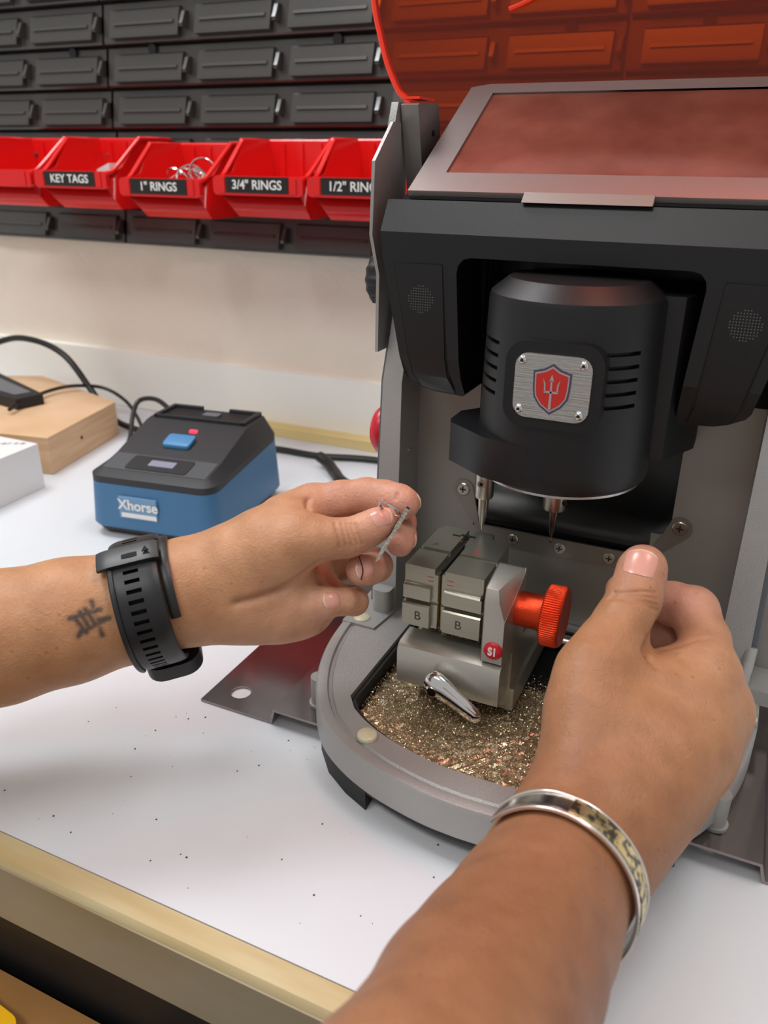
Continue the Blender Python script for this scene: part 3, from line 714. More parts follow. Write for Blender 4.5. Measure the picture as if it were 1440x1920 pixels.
# probe housing block on the left
bm = NB(); prism(bm, [(-.0880, .3568), (-.0985, .3590), (-.112, .3630), (-.1355, .3800), (-.1375, .3855), (-.1375, .402), (-.1300, .4120), (-.105, .4150), (-.09, .40)], 'z', .1545, .1755)
part('probe_housing', bm, M_dark, mc, bevel=.0012)
# badge frame and plate
yf_ = .3548
bm = NB(); prism(bm, rrect(-.0785, .2068, .0450, .0400, .0095, 6), 'y', .3545, .366); part('badge_frame', bm, M_dark, mc, 30, bevel=.0009)
bm = NB(); prism(bm, rrect(-.0785, .2067, .0350, .0300, .0062, 6), 'y', yf_-.0014, yf_-.0003); bp_ = part('badge_plate', bm, M_steel, mc, 30, bevel=.0003)
for x, z in ((-.0928, .2183), (-.0650, .2183), (-.0928, .1955), (-.0650, .1955)):
    bm = NB(); lathe(bm, [(.0021, 0), (.0020, -.0008), (.0012, -.0015)], (x, yf_-.0014, z), 'y', 18); s_ = part('badge_screw', bm, M_chrome, bp_, 50)
    bm = NB(); lathe(bm, [(.0008, 0), (.0007, -.0002)], (x, yf_-.0029, z), 'y', 6); part('hex_socket', bm, M_void, s_)
def shield_pts(k, cx_=-.0785, cz_=.2063):
    h = [(0, .0102), (.0035, .0080), (.0078, .0068), (.0076, .0000), (.0070, -.0040), (.0045, -.0076), (0, -.0108)]
    h = [(a*k, b*k) for a, b in h]; return [(cx_+a, cz_+b) for a, b in h]+[(cx_-a, cz_+b) for a, b in h[-2:0:-1]]
e1 = NB(); prism(e1, shield_pts(1.12), 'y', yf_-.0018, yf_-.0013); em = part('shield_emblem', e1, M_badge_edge, bp_)
e2 = NB(); prism(e2, shield_pts(1.01), 'y', yf_-.0020, yf_-.0017); part('emblem_border', e2, M_badge_grey, em)
e3 = NB(); prism(e3, shield_pts(.93), 'y', yf_-.0022, yf_-.0019); part('emblem_field', e3, M_badge_red, em)
bm = NB(); c0, c1 = -.0785, .2063; ya, yb_ = yf_-.0024, yf_-.0021
Q = lambda pts: prism(bm, [(c0+x*.001, c1+z*.001) for x, z in pts], 'y', ya, yb_)
Q([(-.35, 4), (-.6, -9.2), (0, -9.8), (.6, -9.2), (.35, 4)]); Q([(-1.0, 3.6), (0, 6.8), (1.0, 3.6)])
Q([(-3.2, -1.0), (-3.2, -1.9), (3.2, -1.9), (3.2, -1.0)])
for s in (-1, 1): Q([(s*2.5, -1.2), (s*3.2, -1.2), (s*3.3, 1.6), (s*3.9, 4.6), (s*2.7, 2.2)])
part('trident_mark', bm, M_badge_grey, em)

# tool bits
def bit(name, x, y, z0, z1, R, tip, label=None, dark=False):
    bm = NB(); lathe(bm, [(R, z1), (R, z0+.001), (R*.92, z0)], (x, y, 0), 'z', 32); b_ = part(name, bm, M_turned, mc, 40)
    bm = NB()
    if dark: prf = [(R*.42, z0), (R*.40, z0-.003), (R*.22, z0-.014), (.0005, z0-.0165), (.0005, tip+.003), (.0010, tip+.002), (.0010, tip+.001), (.0003, tip)]
    else: prf = [(R*.58, z0), (R*.52, z0-.0105), (R*.15, z0-.0185), (R*.11, z0-.020), (R*.11, tip)]
    lathe(bm, prf, (x, y, 0), 'z', 24); part('cutter_bit' if dark else 'probe_tip', bm, mat('dark_carbide', '#6d625c', .25, .9) if dark else M_turned, b_, 30)
    return b_
b1 = bit('probe_holder', -.1210, .400, .1282, .158, .0053, .1110)
bm = NB(); lathe(bm, [(.0022, -.0056), (.0021, -.0045), (.001, -.0046)], (-.1212, .400, .1375), 'y', 16); bmesh.ops.recalc_face_normals(bm, faces=bm.faces); g_ = part('grub_screw', bm, M_turned, b1)
bm = NB(); lathe(bm, [(.0011, -.0059), (.0011, -.0052)], (-.1212, .400, .1375), 'y', 6); part('hex_socket', bm, M_void, g_)
b2 = bit('spindle_collet', -.0812, .400, .1285, .158, .0062, .1080, dark=True)
bm = NB(); cyl(bm, (-.0752, .3975, .1335), (-.0745, .397, .1335), .0013); part('grub_screw', bm, M_void, b2)

# ---- clamp
bm = NB()
cr = thing  # (clamp parts hang under one carriage mesh)
p = rrect(-.1160, 0, .0570, .0001, .00004)
car = NB(); prism(car, [(.3350, .0400), (.3350, .0590), (.3362, .0618), (.3390, .0632), (.3525, .0640), (.3520, .0560), (.4200, .0560), (.4200, .0400)], 'x', -.1440, -.0868)
clamp = part('clamp_carriage', car, M_silver, mc, 25, bevel=.0018, seg=3)
bm = NB(); prism(bm, [(.352, .0558), (.4180, .0558), (.4180, .0610), (.352, .0610)], 'x', -.139, -.0975); part('clamp_bed', bm, M_silver, clamp, bevel=.001)
bm = NB(); box(bm, -.1425, -.0830, .3530, .4290, .0265, .0405); part('carriage_slide', bm, M_silver, clamp, bevel=.0015)
# upright
bm = NB(); A, B = prism(bm, [(.3370, .0645), (.3370, .1000), (.3388, .1065), (.3590, .1108), (.3635, .1090), (.3650, .1060), (.3680, .0660), (.4100, .058), (.4150, .040), (.3530, .040), (.3530, .0645)], 'x', -.0980, -.0868)
bmesh.ops.bisect_plane(bm, geom=bm.faces[:]+bm.edges[:]+bm.verts[:], plane_co=(0, .360, 0), plane_no=(0, 1, 0))
for v in bm.verts:
    if v.co.x > -.09: v.co.x += min(max(v.co.y-.337, 0), .023)*.10
p1, p2, p3 = Vector((-.0922, .337, .1065)), Vector((-.0866, .337, .0890)), Vector((-.0843, .361, .1070))
pn = (p2-p1).cross(p3-p1).normalized(); pn = pn if pn.x > 0 else -pn
bmesh.ops.bisect_plane(bm, geom=bm.faces[:]+bm.edges[:]+bm.verts[:], plane_co=p1, plane_no=pn, clear_outer=True)
bmesh.ops.holes_fill(bm, edges=[e for e in bm.edges if len(e.link_faces) == 1], sides=0)
up = part('clamp_upright', bm, M_silver, clamp, 20, bevel=.0004)
bm = NB(); lathe(bm, [(.0050, 0), (.0050, -.0005), (.0042, -.0012), (.002, -.0014)], (-.0917, .3370, .0722), 'y', 32); bt = part('round_badge', bm, M_redbtn, clamp, 50)
text('badge_text', 'S1', .0062, (-.0917, .3354, .0721), (PI/2, 0, 0), M_white, bt, .0002, sx=.8, bold=.00022)
# knob
kz, ky = .0882, .3575
bm = NB(); lathe(bm, [(.0090, -.002), (.0092, .002), (.0092, .0125), (.0108, .0157)], (-.0872, ky, kz), 'x', 48); kn = part('knob_shaft', bm, M_orangeknob, clamp, 40)
bm = NB(); 
prf = [(.0100, 0), (.0146, .0002), (.0158, .0012), (.0160, .0030), (.0160, .0085), (.0154, .0098), (.0148, .0104), (.0100, .0100)]
lathe(bm, prf, (-.0718, ky, kz), 'x', 240, rf=lambda k, rr: (1-.030*(k % 3 == 0)) if rr > .0157 else 1); part('knurled_knob', bm, M_orangeknob, kn, 25)
# jaws
def jaw(x0, x1, side):
    prof = [(.3468, .0705), (.3432, .0715), (.3432, .0840), (.3440, .0848), (.3475, .0852), (.3475, .0868), (.3440, .0872), (.3440, .0948), (.3448, .0955), (.3462, .0958), (.3462, .1060), (.3660, .1060), (.3660, .1040), (.3690, .1040), (.3690, .1062), (.4000, .1062), (.4000, .0960), (.3980, .0950), (.3980, .0705)]
    bm = NB(); prism(bm, prof, 'x', x0, x1); return bm
bm = jaw(-.1450, -.1262, -1); j1 = part('jaw', bm, M_jaw, clamp, 20, bevel=.0003)
cut = NB(); prism(cut, [(-.1297, .050), (-.1297, .0963), (-.120, .0963), (-.120, .05)], 'y', .33, .3462)
carve(j1, cut)
cut = NB(); prism(cut, [(-.150, .3955), (-.1440, .3955), (-.1420, .402), (-.150, .402)], 'z', .05, .2); prism(cut, [(-.1445, .05), (-.150, .05), (-.150, .072), (-.1445, .072)], 'y', .33, .34) if False else None
carve(j1, cut)
cut = NB(); prism(cut, [(-.1282, .33), (-.1250, .33), (-.1250, .402), (-.1282, .402)], 'z', .1028, .12); carve(j1, cut)
bm = jaw(-.1240, -.1015, 1); j2 = part('jaw', bm, M_jaw, clamp, 20, bevel=.0003)
cut = NB(); prism(cut, [(-.1300, .050), (-.1300, .0963), (-.1222, .0963), (-.1222, .05)], 'y', .33, .3462); carve(j2, cut)
cut = NB(); prism(cut, [(-.1255, .33), (-.1225, .33), (-.1225, .38), (-.1255, .38)], 'z', .1040, .12); carve(j2, cut)
cut = NB(); prism(cut, [(-.1010, .3895), (-.1060, .3895), (-.1130, .3945), (-.1130, .403), (-.1, .403)], 'z', .05, .2); carve(j2, cut)
# brass key stop between the jaws
bm = NB(); box(bm, -.1259, -.1243, .3500, .3960, .0720, .1010); part('brass_insert', bm, M_brass, clamp)
bm = NB(); box(bm, -.1300, -.1215, .3905, .3925, .1060, .1064); box(bm, -.1345, -.1300, .3890, .3905, .1060, .1064); part('end_slot', bm, M_void, clamp)
bm = NB(); box(bm, -.1257, -.1244, .3485, .3860, .1045, .1056); part('key_slot', bm, M_void, clamp)
for s in (0, 1):
    P_ = [(-.1010, .1000, -.0006), (-.1010, .0745, -.0006)][s]
    bm = NB(); cyl(bm, (-.1022, .3448, P_[1]-.007*s if False else P_[1]-.004), (-.1008, .3448, P_[1]-.004), .0014); part('jaw_pin', bm, M_void, j2)
text('engraved_letter', 'B', .0072, (-.1362, .34315, .0777), (PI/2, 0, 0), M_dk_ink, j1, .00005)
text('engraved_letter', 'B', .0072, (-.1133, .34315, .0777), (PI/2, 0, 0), M_dk_ink, j2, .00005)
for o_ in (j1.children[-1], j2.children[-1]):
    pass
text('engraved_letter', 'A', .0055, (-.1385, .3745, .10625), (0, 0, 0), M_dk_ink, j1, .00005)
text('engraved_letter', 'A', .0055, (-.1152, .3745, .10625), (0, 0, 0), M_red_ink, j2, .00005, label='red engraved letter A')
for jj, xa, xb in ((j1, -.1320, -.1290), (j2, -.1215, -.1175)):
    for z in (.0985, .1010):
        bm = NB(); box(bm, xa, xb, .34605, .34625, z, z+.0003); part('red_mark', bm, M_red_ink, jj)
bm = NB(); box(bm, -.1300, -.1265, .3835, .3838, .1061, .1063); box(bm, -.1235, -.1200, .3835, .3838, .1061, .1063); part('red_mark', bm, M_red_ink, j2)
# chrome clamp lever
bm = NB()
def oval_loft(bm, secs, n=20):
    rings = []
    for c, ax, rx, rz, ang in secs:
        ring = []
        for k in range(n):
            a = 2*PI*k/n; dx, dz = rx*math.cos(a), rz*math.sin(a)
            ring.append(bm.verts.new((c[0]+math.cos(ang)*0+(-math.sin(ang))*dx, c[1]+dz, c[2]+math.cos(ang)*dx)))
        rings.append(ring)
    for A, B in zip(rings, rings[1:]):
        for k in range(n): bm.faces.new((A[k], A[(k+1) % n], B[(k+1) % n], B[k]))
    bm.faces.new(rings[0][::-1]); bm.faces.new(rings[-1])
an = math.atan2(-.0115, .0245)
secs = []
for t, rx, ry, yy in ((-.0066, .0012, .0012, .3295), (-.0058, .0042, .0030, .3290), (-.0035, .0062, .0042, .3285), (.000, .0070, .0047, .3280), (.005, .0066, .0043, .3276), (.011, .0056, .0036, .3268), (.018, .0050, .0032, .3258), (.0250, .0044, .0028, .3248), (.0275, .0034, .0022, .3245), (.0290, .0008, .0006, .3245)):
    secs.append(((-.1185+math.cos(an)*t, yy, .0495+math.sin(an)*t), 0, rx, ry, an))
oval_loft(bm, secs); lv = part('clamp_lever', bm, M_chrome, clamp, 60)
bm = NB(); lathe(bm, [(.0036, 0), (.0036, -.0020), (.0026, -.0030)], (-.1192, .3262, .0470), 'y', 24); part('lever_pivot', bm, M_chrome, lv, 40)
bm = NB(); lathe(bm, [(.0014, -.0036), (.0009, -.0045)], (-.1092, .3290, .0475), 'y', 16); part('lever_screw', bm, M_steel, lv, 40)

# ---- brass shavings
cut_pts = [Vector(p) for p in pin2]
def inside(x, y):
    n = len(pin2); c = False; j = n-1
    for i in range(n):
        xi, yi = pin2[i]; xj, yj = pin2[j]
        if (yi > y) != (yj > y) and x < (xj-xi)*(y-yi)/(yj-yi)+xi: c = not c
        j = i
    return c
def heap(x, y): return .0205+.0016*math.sin(x*70+1)*math.cos(y*55)+.003*math.exp(-((x+.07)**2+(y-.33)**2)/.0012)-.003*max(0, (y-.37)/.05)
bm = NB(); g = {}
st = .0025
for i in range(70):
    for j in range(66):
        x, y = CX-.087+i*st, .283+j*st
        if inside(x, y): g[i, j] = bm.verts.new((x, y, heap(x, y)+random.uniform(-.0006, .0006)))
for (i, j) in list(g):
    q = [(i, j), (i+1, j), (i+1, j+1), (i, j+1)]
    if all(k in g for k in q): bm.faces.new([g[k] for k in q])
rnd = random.Random(3)
for k in range(40000):
    x = CX+rnd.uniform(-.080, .080); y = rnd.uniform(.288, .438)
    if not inside(x, y): continue
    z = heap(x, y)+rnd.uniform(-.0002, .0016)
    if k < 2600: x = rnd.uniform(-.1385, -.0985); y = .3535+.028*rnd.random()**2; z = .0612+rnd.uniform(0, .0006)
    a = rnd.uniform(0, 2*PI); e = rnd.uniform(-.7, .9); l = rnd.uniform(.0003, .0009); w = rnd.uniform(.00012, .00026)
    d = Vector((math.cos(a)*math.cos(e), math.sin(a)*math.cos(e), math.sin(e))); s_ = d.cross(Vector((rnd.uniform(-1, 1), rnd.uniform(-1, 1), rnd.uniform(-1, 1)))).normalized()
    nn = d.cross(s_); c = Vector((x, y, z)); v = []
    for t, b in ((-1, 0), (0, .35), (1, 0)):
        v.append((bm.verts.new(c+d*l*t+nn*l*b-s_*w), bm.verts.new(c+d*l*t+nn*l*b+s_*w)))
    bm.faces.new((v[0][0], v[0][1], v[1][1], v[1][0])); bm.faces.new((v[1][0], v[1][1], v[2][1], v[2][0]))
M_chips = mat('brass_shavings_metal', '#eadcc0', .30, .85, col2='#a08a66', vscale=1500)
me = bpy.data.meshes.new('brass_shavings'); bmesh.ops.recalc_face_normals(bm, faces=[]) if False else None
bm.to_mesh(me); bm.free(); me.materials.append(M_chips); o = bpy.data.objects.new('brass_shavings', me); COL.objects.link(o)
tag(o, 'fine brass shavings filling the tray of the machine base', 'metal shavings', kind='stuff')
# crumbs on the bench
crumb = NB()
for k in range(60):
    x, y = rnd.uniform(-.32, -.0), rnd.uniform(.2, .31); s_ = rnd.uniform(.0001, .0004)
    box(crumb, x-s_, x+s_, y-s_, y+s_, .00005, s_)
tag(part('metal_crumbs', crumb, mat('dark_crumb', '#4a4238', .6), None), 'dark specks of metal dust on the white worktop', 'dust', kind='stuff')

# ================================================================ PERSON: joints in metres (x, y, z, radius)
ARM_LEFT = {
 'palm': [[(-0.462, 0.015, 0.095, 0.044), (-0.43, 0.065, 0.092, 0.041), (-0.3556, 0.1502, 0.0891, 0.0345), (-0.3173, 0.1888, 0.0955, 0.0336), (-0.2931, 0.2142, 0.0955, 0.03001), (-0.2681, 0.233, 0.1007, 0.02807), (-0.2441, 0.2521, 0.1054, 0.02489), (-0.2302, 0.2649, 0.1087, 0.02259), (-0.2159, 0.2753, 0.1093, 0.02173)],
   [(-0.3391, 0.2014, 0.0799, 0.03337), (-0.311, 0.2269, 0.0814, 0.02949), (-0.2836, 0.2463, 0.0884, 0.02759), (-0.2562, 0.2644, 0.095, 0.02453), (-0.2402, 0.2763, 0.0995, 0.02144), (-0.2247, 0.2863, 0.1007, 0.02047)],
   [(-0.2217, 0.2772, 0.1138, 0.01716), (-0.2091, 0.2847, 0.1225, 0.01604), (-0.1988, 0.2931, 0.1302, 0.015), (-0.1905, 0.3047, 0.1362, 0.01359), (-0.1869, 0.3169, 0.1383, 0.01067)],
   [(-0.2207, 0.2744, 0.102, 0.01777), (-0.2052, 0.2814, 0.102, 0.01725), (-0.1893, 0.29, 0.0997, 0.01576), (-0.1791, 0.3009, 0.0978, 0.01387)],
   [(-0.2144, 0.286, 0.1052, 0.0191), (-0.2015, 0.3001, 0.1074, 0.02101), (-0.1915, 0.315, 0.1088, 0.01813)],
   [(-0.1984, 0.2824, 0.1225, 0.01477), (-0.186, 0.2871, 0.1305, 0.01361), (-0.1768, 0.2916, 0.1361, 0.01153)],
   [(-0.1941, 0.283, 0.0998, 0.01352), (-0.1794, 0.2936, 0.0979, 0.01261)]],
 'thumb': [[(-0.1828, 0.2892, 0.1319, 0.0126), (-0.1757, 0.2922, 0.1363, 0.01103), (-0.167, 0.2946, 0.1379, 0.00935), (-0.1607, 0.2976, 0.1382, 0.00873), (-0.1547, 0.3006, 0.1388, 0.00823), (-0.1474, 0.3055, 0.1421, 0.00785), (-0.143, 0.3091, 0.1453, 0.00673), (-0.1414, 0.3116, 0.1465, 0.0055)],
   [(-0.1682, 0.2968, 0.1362, 0.0088), (-0.1573, 0.303, 0.1363, 0.00781), (-0.1472, 0.3111, 0.1411, 0.00707)]],
 'index': [[(-0.1998, 0.3148, 0.1337, 0.01188), (-0.1859, 0.3234, 0.1409, 0.00997), (-0.1732, 0.3282, 0.1438, 0.00938), (-0.161, 0.3325, 0.1462, 0.00907), (-0.1511, 0.3326, 0.1469, 0.00871), (-0.1428, 0.3307, 0.1477, 0.00808), (-0.1397, 0.3296, 0.1475, 0.00778)]],
 'middle': [[(-0.198, 0.3322, 0.1184, 0.01133), (-0.1762, 0.3457, 0.1281, 0.00961), (-0.1554, 0.351, 0.1346, 0.00864), (-0.1452, 0.339, 0.1324, 0.00756), (-0.1408, 0.3291, 0.13, 0.00713), (-0.139, 0.3243, 0.1284, 0.00653)]],
 'ring': [[(-0.1931, 0.3257, 0.1027, 0.01187), (-0.1767, 0.334, 0.1045, 0.00905), (-0.1579, 0.3339, 0.1088, 0.00802), (-0.1513, 0.3236, 0.1136, 0.00777), (-0.1501, 0.3137, 0.1168, 0.00732), (-0.1516, 0.3079, 0.1186, 0.00697), (-0.1515, 0.306, 0.1195, 0.00667)]],
 'pinky': [[(-0.1881, 0.3109, 0.0922, 0.01159), (-0.1735, 0.3157, 0.0934, 0.00824), (-0.161, 0.3153, 0.0955, 0.00704), (-0.1559, 0.3078, 0.1001, 0.0066), (-0.1573, 0.2995, 0.1041, 0.00634), (-0.1614, 0.2926, 0.1063, 0.00613), (-0.1617, 0.2916, 0.1068, 0.00598)]],
}
ARM_RIGHT = {
 'palm': [[(-0.042, -0.095, 0.142, 0.043), (-0.037, -0.02, 0.122, 0.037), (-0.0361, 0.0645, 0.1071, 0.0319), (-0.037, 0.0964, 0.0994, 0.03057), (-0.0358, 0.1435, 0.0839, 0.02875), (-0.0329, 0.1696, 0.0781, 0.02657), (-0.0308, 0.1952, 0.0718, 0.02518), (-0.0287, 0.2202, 0.0671, 0.02381), (-0.0275, 0.2349, 0.0666, 0.0224)],
   [(-0.039, 0.1565, 0.0642, 0.0288), (-0.0305, 0.234, 0.0526, 0.02285), (-0.0272, 0.2499, 0.0526, 0.02205)],
   [(-0.0322, 0.231, 0.0629, 0.0152), (-0.0311, 0.241, 0.0702, 0.01464), (-0.0309, 0.2543, 0.0775, 0.01461), (-0.0336, 0.2678, 0.0859, 0.01438), (-0.0364, 0.2799, 0.0937, 0.01452), (-0.036, 0.2938, 0.1021, 0.01352)],
   [(-0.019, 0.238, 0.0649, 0.0164), (-0.0136, 0.2534, 0.0719, 0.01725), (-0.0044, 0.2815, 0.0793, 0.01733), (0.0031, 0.3071, 0.0879, 0.01496), (0.0078, 0.3272, 0.0951, 0.0115)],
   [(-0.016, 0.2452, 0.0621, 0.0155), (-0.008, 0.2637, 0.0706, 0.01554), (0.0058, 0.297, 0.0767, 0.01519), (0.015, 0.3211, 0.0807, 0.01213)],
   [(-0.0129, 0.2525, 0.0594, 0.0129), (-0.0023, 0.2723, 0.0656, 0.01245), (0.0087, 0.3007, 0.0692, 0.01224), (0.0138, 0.3177, 0.0698, 0.01033)],
   [(-0.0158, 0.2629, 0.0513, 0.0143), (-0.0053, 0.284, 0.0602, 0.01295), (0.0045, 0.3072, 0.0567, 0.01173)],
   [(-0.0248, 0.2664, 0.0671, 0.02058), (-0.0214, 0.2864, 0.0805, 0.02055), (-0.017, 0.3064, 0.0903, 0.01522), (-0.0081, 0.3214, 0.0931, 0.01133)],
   [(-0.0178, 0.3081, 0.0598, 0.0192), (-0.0101, 0.328, 0.069, 0.01727)]],
 'thumb': [[(-0.0369, 0.2937, 0.1027, 0.01352), (-0.0332, 0.308, 0.1091, 0.01292), (-0.0297, 0.32, 0.1156, 0.01197), (-0.0275, 0.3299, 0.1217, 0.01166), (-0.0269, 0.3366, 0.1275, 0.01068), (-0.0268, 0.3411, 0.1318, 0.01038), (-0.0266, 0.3426, 0.1323, 0.00992)],
   [(-0.0353, 0.3045, 0.1038, 0.01153), (-0.0283, 0.3361, 0.1155, 0.01022), (-0.0275, 0.3458, 0.1248, 0.0091)]],
 'index': [[(0.0075, 0.3296, 0.0954, 0.0118), (0.0048, 0.3453, 0.1008, 0.01074), (-0.0026, 0.3603, 0.1064, 0.01137), (-0.0122, 0.3659, 0.1048, 0.01035), (-0.0253, 0.367, 0.1045, 0.00867), (-0.0354, 0.3638, 0.1073, 0.00788), (-0.0364, 0.3635, 0.1077, 0.00735)]],
 'middle': [[(0.0163, 0.3253, 0.0808, 0.0113), (0.0129, 0.3476, 0.0828, 0.01042), (-0.0001, 0.3691, 0.0825, 0.01053), (-0.0136, 0.3683, 0.0836, 0.00984), (-0.0314, 0.3736, 0.084, 0.0082), (-0.0406, 0.3654, 0.0882, 0.00702)]],
 'ring': [[(0.0129, 0.3167, 0.0687, 0.01033), (0.0105, 0.351, 0.0599, 0.01027), (-0.0032, 0.372, 0.0542, 0.01039), (-0.0223, 0.3714, 0.0586, 0.00885), (-0.0325, 0.3634, 0.0639, 0.00765)]],
 'pinky': [[(0.0035, 0.3049, 0.0581, 0.01027), (0.0015, 0.3356, 0.049, 0.00912), (-0.01, 0.3527, 0.0454, 0.0088), (-0.0238, 0.3544, 0.0495, 0.00756)]],
}
NAILS = [('left', 'thumb_nail', (-0.1402, 0.3054, 0.1501), (0.745, 0.535, 0.397), (0.342, -0.647, 0.682), 0.0092, 0.0098),
 ('left', 'ring_nail', (-0.148, 0.3029, 0.1223), (-0.325, -0.929, 0.18), (0.459, -0.768, 0.446), 0.0088, 0.0092),
 ('left', 'pinky_nail', (-0.1584, 0.2887, 0.1102), (-0.466, -0.837, 0.286), (0.3, -0.667, 0.682), 0.0078, 0.008),
 ('left', 'index_nail', (-0.1358, 0.3355, 0.1486), (0.965, -0.26, 0.017), (0.821, 0.332, 0.465), 0.0095, 0.01),
 ('left', 'middle_nail', (-0.1365, 0.3317, 0.1289), (0.377, -0.902, -0.209), (0.954, 0.291, 0.07), 0.009, 0.009),
 ('right', 'thumb_nail', (-0.0269, 0.3329, 0.1397), (0.05, 0.728, 0.684), (0.342, -0.756, 0.558), 0.0145, 0.0128)]
CREASES = [('left', [(-0.1524, 0.3158, 0.163), (-0.1522, 0.3143, 0.1549), (-0.1532, 0.3188, 0.1452)], 0.001, 0.001),
 ('left', [(-0.141, 0.3199, 0.1608), (-0.141, 0.3134, 0.1573), (-0.1431, 0.3183, 0.1496)], 0.0007, 0.0009),
 ('left', [(-0.1797, 0.3104, 0.1555), (-0.1733, 0.3015, 0.1531), (-0.1738, 0.3071, 0.1431)], 0.0012, 0.0016),
 ('left', [(-0.1594, 0.2954, 0.1474), (-0.1567, 0.2924, 0.1437), (-0.156, 0.2924, 0.1379)], 0.0005, 0.0007),
 ('left', [(-0.1566, 0.2965, 0.1472), (-0.1541, 0.2937, 0.1438), (-0.1531, 0.2938, 0.1382)], 0.0005, 0.0007),
 ('left', [(-0.1546, 0.2974, 0.147), (-0.1521, 0.2946, 0.1438), (-0.1509, 0.2949, 0.1384)], 0.0005, 0.0007),
 ('left', [(-0.1525, 0.2982, 0.1468), (-0.1501, 0.2955, 0.1438), (-0.1488, 0.2961, 0.1387)], 0.0005, 0.0007),
 ('left', [(-0.1505, 0.2991, 0.1466), (-0.1481, 0.2964, 0.1438), (-0.1466, 0.2972, 0.1389)], 0.0005, 0.0007),
 ('left', [(-0.1645, 0.2897, 0.1304), (-0.1704, 0.2875, 0.1265), (-0.1793, 0.2801, 0.1195), (-0.1874, 0.2739, 0.1144), (-0.1995, 0.2696, 0.1119)], 0.0016, 0.0022),
 ('left', [(-0.1781, 0.3057, 0.1192), (-0.1737, 0.299, 0.1086), (-0.1713, 0.295, 0.0932)], 0.0016, 0.0018),
 ('left', [(-0.1704, 0.3098, 0.1205), (-0.1718, 0.3022, 0.1134), (-0.1724, 0.2965, 0.1072)], 0.001, 0.0016),
 ('right', [(-0.0351, 0.321, 0.1279), (-0.0279, 0.32, 0.1313), (-0.021, 0.3273, 0.1276)], 0.0004, 0.0008),
 ('right', [(-0.0347, 0.3203, 0.126), (-0.0275, 0.3192, 0.1294), (-0.0207, 0.3266, 0.1257)], 0.0004, 0.0008),
 ('right', [(-0.0344, 0.3195, 0.124), (-0.0271, 0.3185, 0.1275), (-0.0203, 0.3258, 0.1238)], 0.0004, 0.0008),
 ('right', [(-0.034, 0.3188, 0.1223), (-0.0268, 0.3178, 0.1258), (-0.02, 0.3251, 0.1221)], 0.0004, 0.0008),
 ('right', [(-0.0187, 0.3057, 0.1104), (-0.0181, 0.3151, 0.112), (-0.0168, 0.323, 0.1146)], 0.002, 0.0022),
 ('right', [(-0.0187, 0.3057, 0.1104), (-0.0164, 0.3035, 0.1087), (-0.0129, 0.302, 0.1048)], 0.0006, 0.0016),
 ('right', [(-0.0126, 0.3218, 0.1082), (-0.0024, 0.3275, 0.1105), (0.0067, 0.3321, 0.1063)], 0.0006, 0.0015)]
TATTOO = [((-0.2533, 0.2211, 0.112), (-0.2417, 0.2283, 0.1158)), ((-0.2491, 0.2207, 0.1073), (-0.2379, 0.2286, 0.1128)), ((-0.2519, 0.222, 0.1125), (-0.2466, 0.2221, 0.1077)), ((-0.2461, 0.2276, 0.1186), (-0.2394, 0.2246, 0.1061)), ((-0.25, 0.2237, 0.1142), (-0.2459, 0.2233, 0.1095)), ((-0.2421, 0.2263, 0.1121), (-0.2375, 0.2288, 0.1128)), ((-0.2481, 0.2251, 0.1153), (-0.2432, 0.2249, 0.1104)), ((-0.2494, 0.2203, 0.1066), (-0.2485, 0.2217, 0.1086))]
KEY = [(-0.1313, 0.3155, 0.1526), (-0.1381, 0.2954, 0.1323)]
KRING = [(-0.1376, 0.3061, 0.154), (-0.1421, 0.3052, 0.1564), (-0.1322, 0.309, 0.1499)]
WATCH_AX = [(-0.2699, 0.2408, 0.0963), (-0.2442, 0.2623, 0.1016), (-0.2286, 0.2746, 0.1051)]
BRACE_AX = [(-0.0338, 0.1745, 0.0717), (-0.0298, 0.2168, 0.0635), (-0.0276, 0.2381, 0.0609)]
DIR_UP = (-0.177, 0.361, 0.916); DIR_RIGHT = (0.908, 0.419, 0.01)

